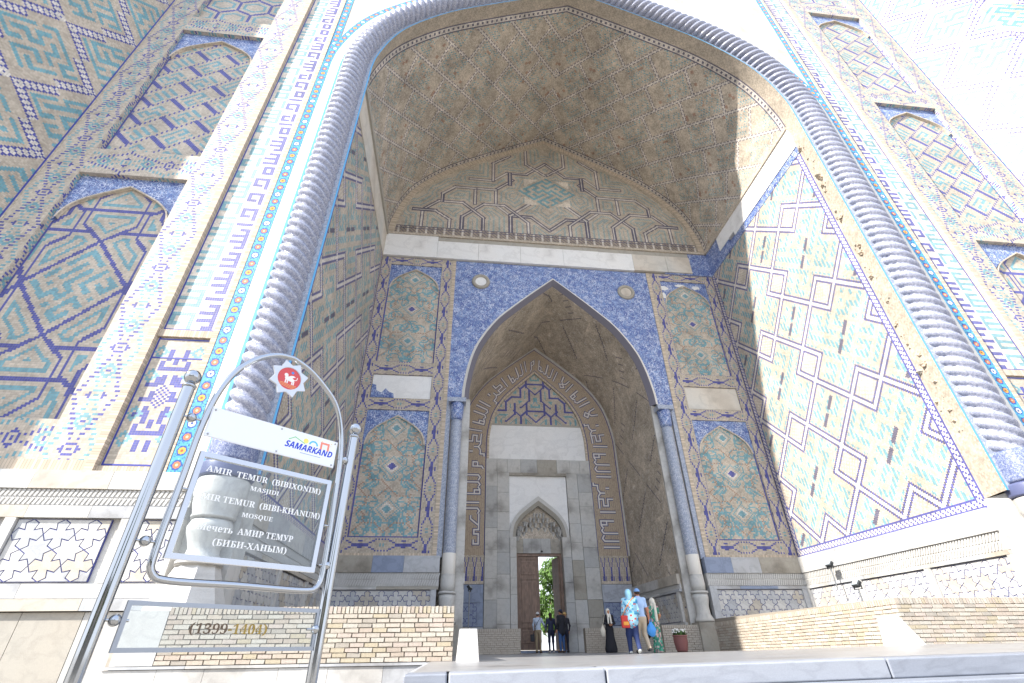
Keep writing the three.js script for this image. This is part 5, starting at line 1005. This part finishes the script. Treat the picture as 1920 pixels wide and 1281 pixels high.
// the figure faces local +z; o.J overrides joints
function person(o) {
  const g = thing('person', o.label, 'person', 'visitors at the entrance'); g.position.set(o.x, o.y ?? floorY(o.x, o.z), o.z); g.rotation.y = o.turn; const k = o.h / 1.75, b = o.build ?? 1, wl = o.wide ?? 1;
  const J = { pel: [0, 0.95, 0], wst: [0, 1.1, 0], chs: [0, 1.33, 0.0], nck: [0, 1.5, 0], hed: [0, 1.635, 0.02], shL: [0.175, 1.44, 0], shR: [-0.175, 1.44, 0], elL: [0.25, 1.16, -0.02], elR: [-0.25, 1.16, -0.02], wrL: [0.24, 0.92, 0.08], wrR: [-0.24, 0.92, 0.08], hpL: [0.09, 0.93, 0], hpR: [-0.09, 0.93, 0], knL: [0.1, 0.5, 0.03], knR: [-0.1, 0.5, 0.03], anL: [0.1, 0.085, 0], anR: [-0.1, 0.085, 0], ...o.J };
  for (const n in J) J[n] = J[n].map((v) => v * k);
  const toe = (a, yaw = 0.15) => [a[0] + Math.sin(yaw) * 0.13 * k, Math.max(0.035, a[1] - 0.045) * 1, a[2] + 0.14 * k];
  const tL = o.toeL ? o.toeL.map((v) => v * k) : toe(J.anL), tR = o.toeR ? o.toeR.map((v) => v * k) : toe(J.anR, -0.15);
  // [from, to, r0, r1, zone]; zones: 0 skin 1 top 2 legs 3 shoes
  const sl = o.sleeve === 'short' ? 0 : 1, B = [
    [J.pel, J.wst, 0.135 * b, 0.125 * b, 2], [J.wst, J.chs, 0.128 * b, 0.15 * b, 1], [J.chs, [0, J.nck[1] - 0.06 * k, 0], 0.15 * b, 0.1 * b, 1], [J.shL, J.shR, 0.068 * b, 0.068 * b, 1], [J.nck, J.hed, 0.052, 0.055, 0],
    [J.shL, J.elL, 0.056 * b, 0.046, 1], [J.shR, J.elR, 0.056 * b, 0.046, 1], [J.elL, J.wrL, 0.044, 0.03, sl], [J.elR, J.wrR, 0.044, 0.03, sl],
    [J.hpL, J.knL, 0.094 * b, 0.066 * wl, 2], [J.hpR, J.knR, 0.094 * b, 0.066 * wl, 2], [J.knL, J.anL, 0.064 * wl, 0.045 * wl, 2], [J.knR, J.anR, 0.064 * wl, 0.045 * wl, 2],
    [J.anL, tL, 0.045, 0.038, 3], [J.anR, tR, 0.045, 0.038, 3], [[J.anL[0], J.anL[1] - 0.04 * k, J.anL[2] - 0.03], tL, 0.04, 0.034, 3], [[J.anR[0], J.anR[1] - 0.04 * k, J.anR[2] - 0.03], tR, 0.04, 0.034, 3]].map((e) => [e[0], e[1], e[2] * k, e[3] * k, e[4]]);
  if (o.skirt) B.push([[0, 1.02 * k, 0], [(J.anL[0] + J.anR[0]) / 2, o.skirt * k, (J.anL[2] + J.anR[2]) / 2], 0.135 * k, (o.flare ?? 0.24) * k, 1]);
  if (o.jacket) B.push([[0, 1.2 * k, 0], [0, o.jacket * k, 0], 0.15 * b * k, 0.165 * b * k, 1]);
  const flat = (p) => [p[0], p[1], p[2] * 1.25];
  const f = (x, y, z) => { const p = [x, y, z], q = flat(p); let d = 1e3; for (const e of B) { const tor = e[4] === 1 && Math.abs(e[0][0]) < 0.01 || e[4] === 2 && e[0] === J.pel; d = smin(d, cone(tor ? q : p, e[0], e[1], e[2], e[3]), 0.045); } return Math.max(d, -y + 0.002); };
  const [mn, mx] = boundsOf(B.flatMap((e) => [e[0], e[1]]), 0.28); mn[1] = -0.02; mx[1] = J.nck[1] + 0.1;
  const top = hex(o.top), legs = hex(o.legs ?? o.top), shoe = hex(o.shoes ?? 0x3a3634), skin = hex(o.skin ?? 0xc08a68), top2 = o.top2 ? o.top2.map(hex) : null;
  const C = [skin, top, legs, shoe], paint = (gm, zone) => { const P = gm.attributes.position, c = []; for (let i = 0; i < P.count; i++) { const p = [P.getX(i), P.getY(i), P.getZ(i)]; let zn = zone; if (zn < 0) { let best = 1e9; for (const e of B) { const d = cone(p, e[0], e[1], e[2], e[3]); if (d < best) { best = d; zn = e[4]; } } if (zn === 2 && p[1] > (o.hem ?? 0.98) * k) zn = 1; if (zn === 1 && o.sleeve === 'short') for (const [a, q] of [[J.shL, J.elL], [J.shR, J.elR]]) { const t = ((p[0] - a[0]) * (q[0] - a[0]) + (p[1] - a[1]) * (q[1] - a[1]) + (p[2] - a[2]) * (q[2] - a[2])) / ((q[0] - a[0]) ** 2 + (q[1] - a[1]) ** 2 + (q[2] - a[2]) ** 2); if (t > 0.75 && cone(p, a, q, 0.056 * k, 0.046 * k) < 0.012) zn = 0; } } let cc = C[zn]; if (top2 && zn === 1) { const h = hash(Math.floor((p[0] + p[2]) / o.cell), Math.floor(p[1] / o.cell), 3); if (h < o.frac) cc = top2[Math.floor(h / o.frac * top2.length)]; } c.push(...cc); } gm.setAttribute('color', new THREE.Float32BufferAttribute(c, 3)); return gm; };
  const body = paint(surfaceNet(f, mn, mx, o.fine ?? 0.02), -1);
  // hands: palm, four fingers and a thumb
  const hand = (el, wr, side, curl = 0.6) => {
    const d = new THREE.Vector3(wr[0] - el[0], wr[1] - el[1], wr[2] - el[2]).normalize(), s = new THREE.Vector3(0, 0, 1).addScaledVector(d, -d.z); if (s.length() < 0.2) s.set(1, 0, 0).addScaledVector(d, -d.x); s.normalize(); const n = new THREE.Vector3().crossVectors(d, s).multiplyScalar(side);
    const at3 = (a, c, e) => [wr[0] + (d.x * a + s.x * c + n.x * e) * k, wr[1] + (d.y * a + s.y * c + n.y * e) * k, wr[2] + (d.z * a + s.z * c + n.z * e) * k], H = [[at3(-0.02, 0, 0), at3(0.03, 0, 0), 0.026, 0.028]];
    for (const c of [-0.024, -0.008, 0.008, 0.024]) H.push([at3(0.02, c * 0.8, 0), at3(0.085, c, 0), 0.014, 0.012]);
    [[-0.027, 0.06], [-0.009, 0.075], [0.009, 0.08], [0.027, 0.07]].forEach(([c, l]) => { const m = at3(0.085 + l * 0.5, c * 1.05, l * 0.2 * curl), e = at3(0.085 + l * (0.95 - 0.45 * curl), c, l * 0.7 * curl); H.push([at3(0.082, c, 0), m, 0.0098, 0.0088], [m, e, 0.0088, 0.0075]); });
    const tb = at3(0.055, 0.05, 0.012); H.push([at3(0.012, 0.022, 0), tb, 0.0125, 0.011], [tb, at3(0.09, 0.056, 0.026), 0.0105, 0.0085]);
    const Hk = H.map((e) => [e[0], e[1], e[2] * k, e[3] * k]), [a, b2] = boundsOf(Hk.flatMap((e) => [e[0], e[1]]), 0.04);
    return paint(surfaceNet((x, y, z) => { let v = 1e3; for (let i = 0; i < Hk.length; i++) { const e = Hk[i], q = cone([x, y, z], e[0], e[1], e[2], e[3]); v = i < 5 ? smin(v, q, 0.02) : smin(v, q, 0.006); } return v; }, a, b2, 0.006), 0);
  };
  // head with brow, nose, chin, ears
  const h = J.hed, hf = (x, y, z) => { const p = [x - h[0], y - h[1], z - h[2]].map((v) => v / k), a = Math.abs(p[0]); let d = ell(p, [0, 0.022, -0.012], [0.076, 0.095, 0.094]); d = smin(d, ell(p, [0, -0.045, 0.024], [0.056, 0.072, 0.062]), 0.04); d = smin(d, cone(p, [0, 0.012, 0.084], [0, -0.024, 0.104], 0.009, 0.015), 0.014); d = smin(d, ell([a, p[1], p[2]], [0.078, -0.008, -0.008], [0.014, 0.032, 0.02]), 0.008); d = smin(d, cone([a, p[1], p[2]], [0.012, 0.026, 0.082], [0.045, 0.026, 0.068], 0.01, 0.009), 0.012); d = Math.max(d, -(ell([a, p[1], p[2]], [0.031, 0.006, 0.092], [0.018, 0.01, 0.014]))); d = smin(d, ell(p, [0, -0.058, 0.078], [0.024, 0.009, 0.012]), 0.008); return smin(d, cone(p, [0, -0.14, -0.01], [0, -0.04, -0.01], 0.056, 0.052), 0.03) * k; };
  const head = surfaceNet(hf, [h[0] - 0.13, h[1] - 0.17, h[2] - 0.14], [h[0] + 0.13, h[1] + 0.15, h[2] + 0.15], 0.0085), hp = head.attributes.position, hc = []; for (let i = 0; i < hp.count; i++) { const x = Math.abs(hp.getX(i) - h[0]) / k, y = (hp.getY(i) - h[1]) / k, z = (hp.getZ(i) - h[2]) / k; let c = skin; if (z > 0.06 && Math.hypot(x - 0.031, (y - 0.006) * 1.6) < 0.013) c = [0.03, 0.02, 0.02]; else if (z > 0.07 && Math.hypot(x / 1.9, y + 0.058) < 0.011) c = [skin[0] * 0.8, skin[1] * 0.5, skin[2] * 0.5]; hc.push(...c); } head.setAttribute('color', new THREE.Float32BufferAttribute(hc, 3));
  const all = [body, head]; all.push(hand(J.elL, J.wrL, 1), hand(J.elR, J.wrR, -1));
  mesh('body', merge(all.map((q) => { q.deleteAttribute('uv'); return q; })), cloth, g);
  // what the head carries
  const hm = (name, col, fn, mn2, mx2, rough = 0.9) => mesh(name, surfaceNet((x, y, z) => fn([(x - h[0]) / k, (y - h[1]) / k, (z - h[2]) / k]) * k, mn2.map((v, i) => h[i] + v * k), mx2.map((v, i) => h[i] + v * k), 0.011), std({ color: col, roughness: rough }), g);
  const skull = (p, e) => ell(p, [0, 0.026, -0.014], [0.078 + e, 0.097 + e, 0.096 + e]);
  if (o.hair) hm('hair', o.hair, (p) => { let d = Math.max(skull(p, 0.012), -(p[1] - 0.02 + (p[2] - 0.0) * -0.8)); if (o.long) { d = smin(d, cone(p, [0, 0.02, -0.06], [0, -o.long, -0.1], 0.075, 0.06), 0.04); d = Math.max(d, p[2] - 0.07); } return d; }, [-0.14, -0.14 - (o.long ?? 0), -0.2], [0.14, 0.16, 0.13]);
  if (o.cap) hm('cap', o.cap, (p) => { const dome = Math.max(skull(p, 0.018), 0.035 - p[1]), br = Math.max(ell(p, [0, 0.045, 0.1], [0.078, 0.014, 0.075]), -p[2] + 0.02); return Math.min(dome, o.brimless ? 1 : br); }, [-0.14, 0.0, -0.15], [0.14, 0.17, 0.2]);
  if (o.hat) hm('straw_hat', o.hat, (p) => Math.min(Math.max(skull(p, 0.02), 0.04 - p[1]), Math.max(Math.hypot(p[0], p[2]) - 0.17, Math.abs(p[1] - 0.045) - 0.012)), [-0.2, 0.0, -0.2], [0.2, 0.17, 0.2]);
  if (o.scarf) hm('head_scarf', o.scarf, (p) => { let d = smin(skull(p, 0.02), cone(p, [0, -0.06, -0.01], [0, -0.16, 0], 0.085, 0.1), 0.05); d = Math.max(d, -ell(p, [0, -0.015, 0.1], [0.056, 0.085, 0.08])); if (o.tail) d = smin(d, cone([p[0], p[1], p[2]], [0, -0.06, o.tail[0]], [o.tail[2] ?? 0, -o.tail[1], o.tail[0]], 0.05, 0.06), 0.04); if (o.drape) for (const q of [-1, 1]) d = smin(d, cone(p, [q * 0.05, -0.13, 0.09], [q * 0.07, -0.48, 0.14], 0.045, 0.035), 0.03); return d; }, [-0.24, -0.75, -0.26], [0.24, 0.17, 0.27]);
  if (o.hood) hm('hood', o.hood, (p) => Math.max(smin(skull(p, 0.028), cone(p, [0, -0.04, -0.05], [0, -0.14, -0.05], 0.1, 0.11), 0.05), -ell(p, [0, -0.01, 0.11], [0.06, 0.09, 0.08])), [-0.2, -0.28, -0.2], [0.2, 0.18, 0.16]);
  return { g, J, k };
}
const walk = { knL: [0.1, 0.52, 0.14], anL: [0.1, 0.09, 0.16], knR: [-0.1, 0.5, 0.06], anR: [-0.1, 0.14, -0.2] };
const P1 = person({ x: 0.68, z: -5.05, h: 1.74, turn: Math.PI - 0.1, label: 'person in pale blue patterned hooded top and navy trousers walking away', top: 0x9cc9dc, top2: [0x3c86b4, 0xc0503c, 0x56a6c8], cell: 0.045, frac: 0.3, legs: 0x24335e, shoes: 0xd8dcd8, wide: 1.45, hood: 0x8fbfd8, build: 1.3, jacket: 0.9, hem: 0.9, fine: 0.018, J: { ...walk, wrL: [0.27, 1.0, 0.12], wrR: [-0.27, 0.98, 0.12] }, toeR: [-0.12, 0.05, -0.08] });
const P2 = person({ x: 1.12, z: -5.45, h: 1.8, turn: Math.PI, label: 'man in light blue short sleeved shirt, blue cap and beige trousers walking away', top: 0xa9c3e6, legs: 0xbfae96, shoes: 0x4a4a4e, wide: 1.2, cap: 0x7fa6d8, hair: 0x3a2e28, sleeve: 'short', build: 1.12, skin: 0xb87a5c, J: { ...walk, wrL: [0.27, 0.93, 0.06], wrR: [-0.27, 0.9, 0.0] } });
person({ x: 2.12, z: -6.85, h: 1.63, turn: Math.PI + 0.35, label: 'woman in long green patterned dress with pale head scarf hanging down her back', top: 0x3f8a72, top2: [0xc9b7ae, 0x2f6e5c, 0xb98a92, 0x58a68c], cell: 0.05, frac: 0.62, shoes: 0xb8b0ae, scarf: 0xd9d3c4, tail: [-0.13, 0.62], skirt: 0.12, flare: 0.21, fine: 0.018, sleeve: 'short', J: { elL: [0.27, 1.2, 0.04], wrL: [0.2, 1.12, 0.2], elR: [-0.26, 1.18, 0.0], wrR: [-0.24, 0.98, 0.12] } });
person({ x: 1.77, z: -11.4, h: 1.6, turn: 0.05, label: 'woman in long black dress with white head scarf facing outwards', top: 0x1c1c24, shoes: 0xc8c4c0, scarf: 0xdcd8ce, drape: true, skirt: 0.14, flare: 0.29, build: 1.15, J: { elL: [0.27, 1.16, 0.02], wrL: [0.06, 1.08, 0.2], elR: [-0.27, 1.16, 0.02], wrR: [-0.04, 1.1, 0.2] } });
person({ x: -0.72, z: -15.2, h: 1.7, turn: Math.PI - 0.35, label: 'man in white shirt and khaki trousers with cap and shoulder strap at the door', top: 0xb9c6d8, legs: 0x93836a, cap: 0xc8c8ca, brimless: true, hair: 0x5a5048, shoes: 0x5a4a3c, J: { elL: [0.26, 1.2, 0.06], wrL: [0.24, 0.96, 0.1], elR: [-0.3, 1.2, 0.08], wrR: [-0.36, 1.0, 0.24] } });
person({ x: -0.12, z: -15.0, h: 1.66, turn: Math.PI + 0.1, label: 'woman with long dark hair in navy top and navy trousers at the door', top: 0x2b3048, legs: 0x232a40, hair: 0x2e221c, long: 0.2, shoes: 0xb8b4b0 });
person({ x: 0.33, z: -14.6, h: 1.78, turn: Math.PI + 0.5, label: 'man in black jacket, jeans and dark cap turning to the left at the door', top: 0x20222a, legs: 0x3c5a88, cap: 0x262c44, hair: 0x2a221e, jacket: 0.86, hem: 0.86, build: 1.15, shoes: 0x5a4636 });
person({ x: 0.62, z: -15.1, h: 1.68, turn: Math.PI + 0.2, label: 'person in dark clothes with straw hat behind the man in the black jacket', top: 0x2c2c34, legs: 0x24283a, hat: 0xb99a62, shoes: 0x2a2a2c });
// things they carry
const lin = (c, r = 0.7) => std({ color: c, roughness: r });
{
  const sack = (w, h, d) => { const g = new THREE.SphereGeometry(0.5, 20, 14), p = g.attributes.position; for (let i = 0; i < p.count; i++) { const y = p.getY(i), f = y > 0 ? 1 - y * 0.9 : 1 + 0.12 * Math.sin(p.getX(i) * 9); p.setXYZ(i, p.getX(i) * w * f * (1 + 0.08 * Math.sin(y * 14 + p.getZ(i) * 9)), y * h, p.getZ(i) * d * f); } g.computeVertexNormals(); return g; };
  const a = thing('plastic_bag', 'blue plastic carrier bag in the hand of the man in light blue shirt', 'bag'); a.position.set(1.43, 0.66, -5.42); mesh('bag', sack(0.3, 0.42, 0.2), lin(0x3f8fd8, 0.4), a); mesh('handle', tube([[-0.03, 0.16, 0], [-0.02, 0.26, 0], [0.02, 0.26, 0], [0.03, 0.16, 0]], 0.01), lin(0x3f8fd8, 0.4), a);
  const b = thing('shoulder_bag', 'red shoulder bag with yellow pocket on the person in patterned top', 'bag'); b.position.set(0.46, 0.86, -4.98); mesh('bag', new RoundedBoxGeometry(0.26, 0.34, 0.1, 3, 0.03), lin(0xc23a34), b); mesh('pocket', new RoundedBoxGeometry(0.17, 0.1, 0.03, 2, 0.012).translate(0, -0.05, 0.06), lin(0xd8953c), b); mesh('strap', tube([[-0.08, 0.16, 0], [0.06, 0.42, 0.16], [0.3, 0.66, 0.14], [0.36, 0.6, -0.06], [0.12, 0.16, -0.02]], 0.012), lin(0xd08a40), b);
  const c = thing('handbag', 'dark handbag hanging beside the khaki trousers of the man at the door', 'bag'); c.position.set(-1.02, 0.62, -15.1); mesh('bag', new RoundedBoxGeometry(0.2, 0.3, 0.1, 3, 0.03), lin(0x24262c), c); mesh('strap', tube([[0.02, 0.14, 0], [0.16, 0.5, 0.1], [0.38, 0.82, 0.14], [0.4, 0.8, -0.05], [0.05, 0.14, -0.02]], 0.01), lin(0x2a2c34), c);
  const d = thing('tote_bag', 'cream cloth bag at the side of the woman in the black dress', 'bag'); d.position.set(1.46, 0.78, -11.32); mesh('bag', sack(0.22, 0.42, 0.14), lin(0xcfc8b8), d); mesh('strap', tube([[0, 0.18, 0], [0.06, 0.4, 0.04], [0.12, 0.62, 0.02]], 0.012), lin(0xcfc8b8), d);
  const e = thing('folded_jacket', 'black jacket hanging from the arm of the woman in the green dress', 'jacket'); e.position.set(1.8, 0.78, -6.75); mesh('cloth', sack(0.2, 0.72, 0.14), lin(0x1d1d22, 0.95), e); mesh('sleeve', rod([0.04, -0.3, 0.03], [0.02, 0.1, 0.04], 0.05, 0.06), lin(0x1d1d22, 0.95), e);
}
renderer.render(scene, camera);
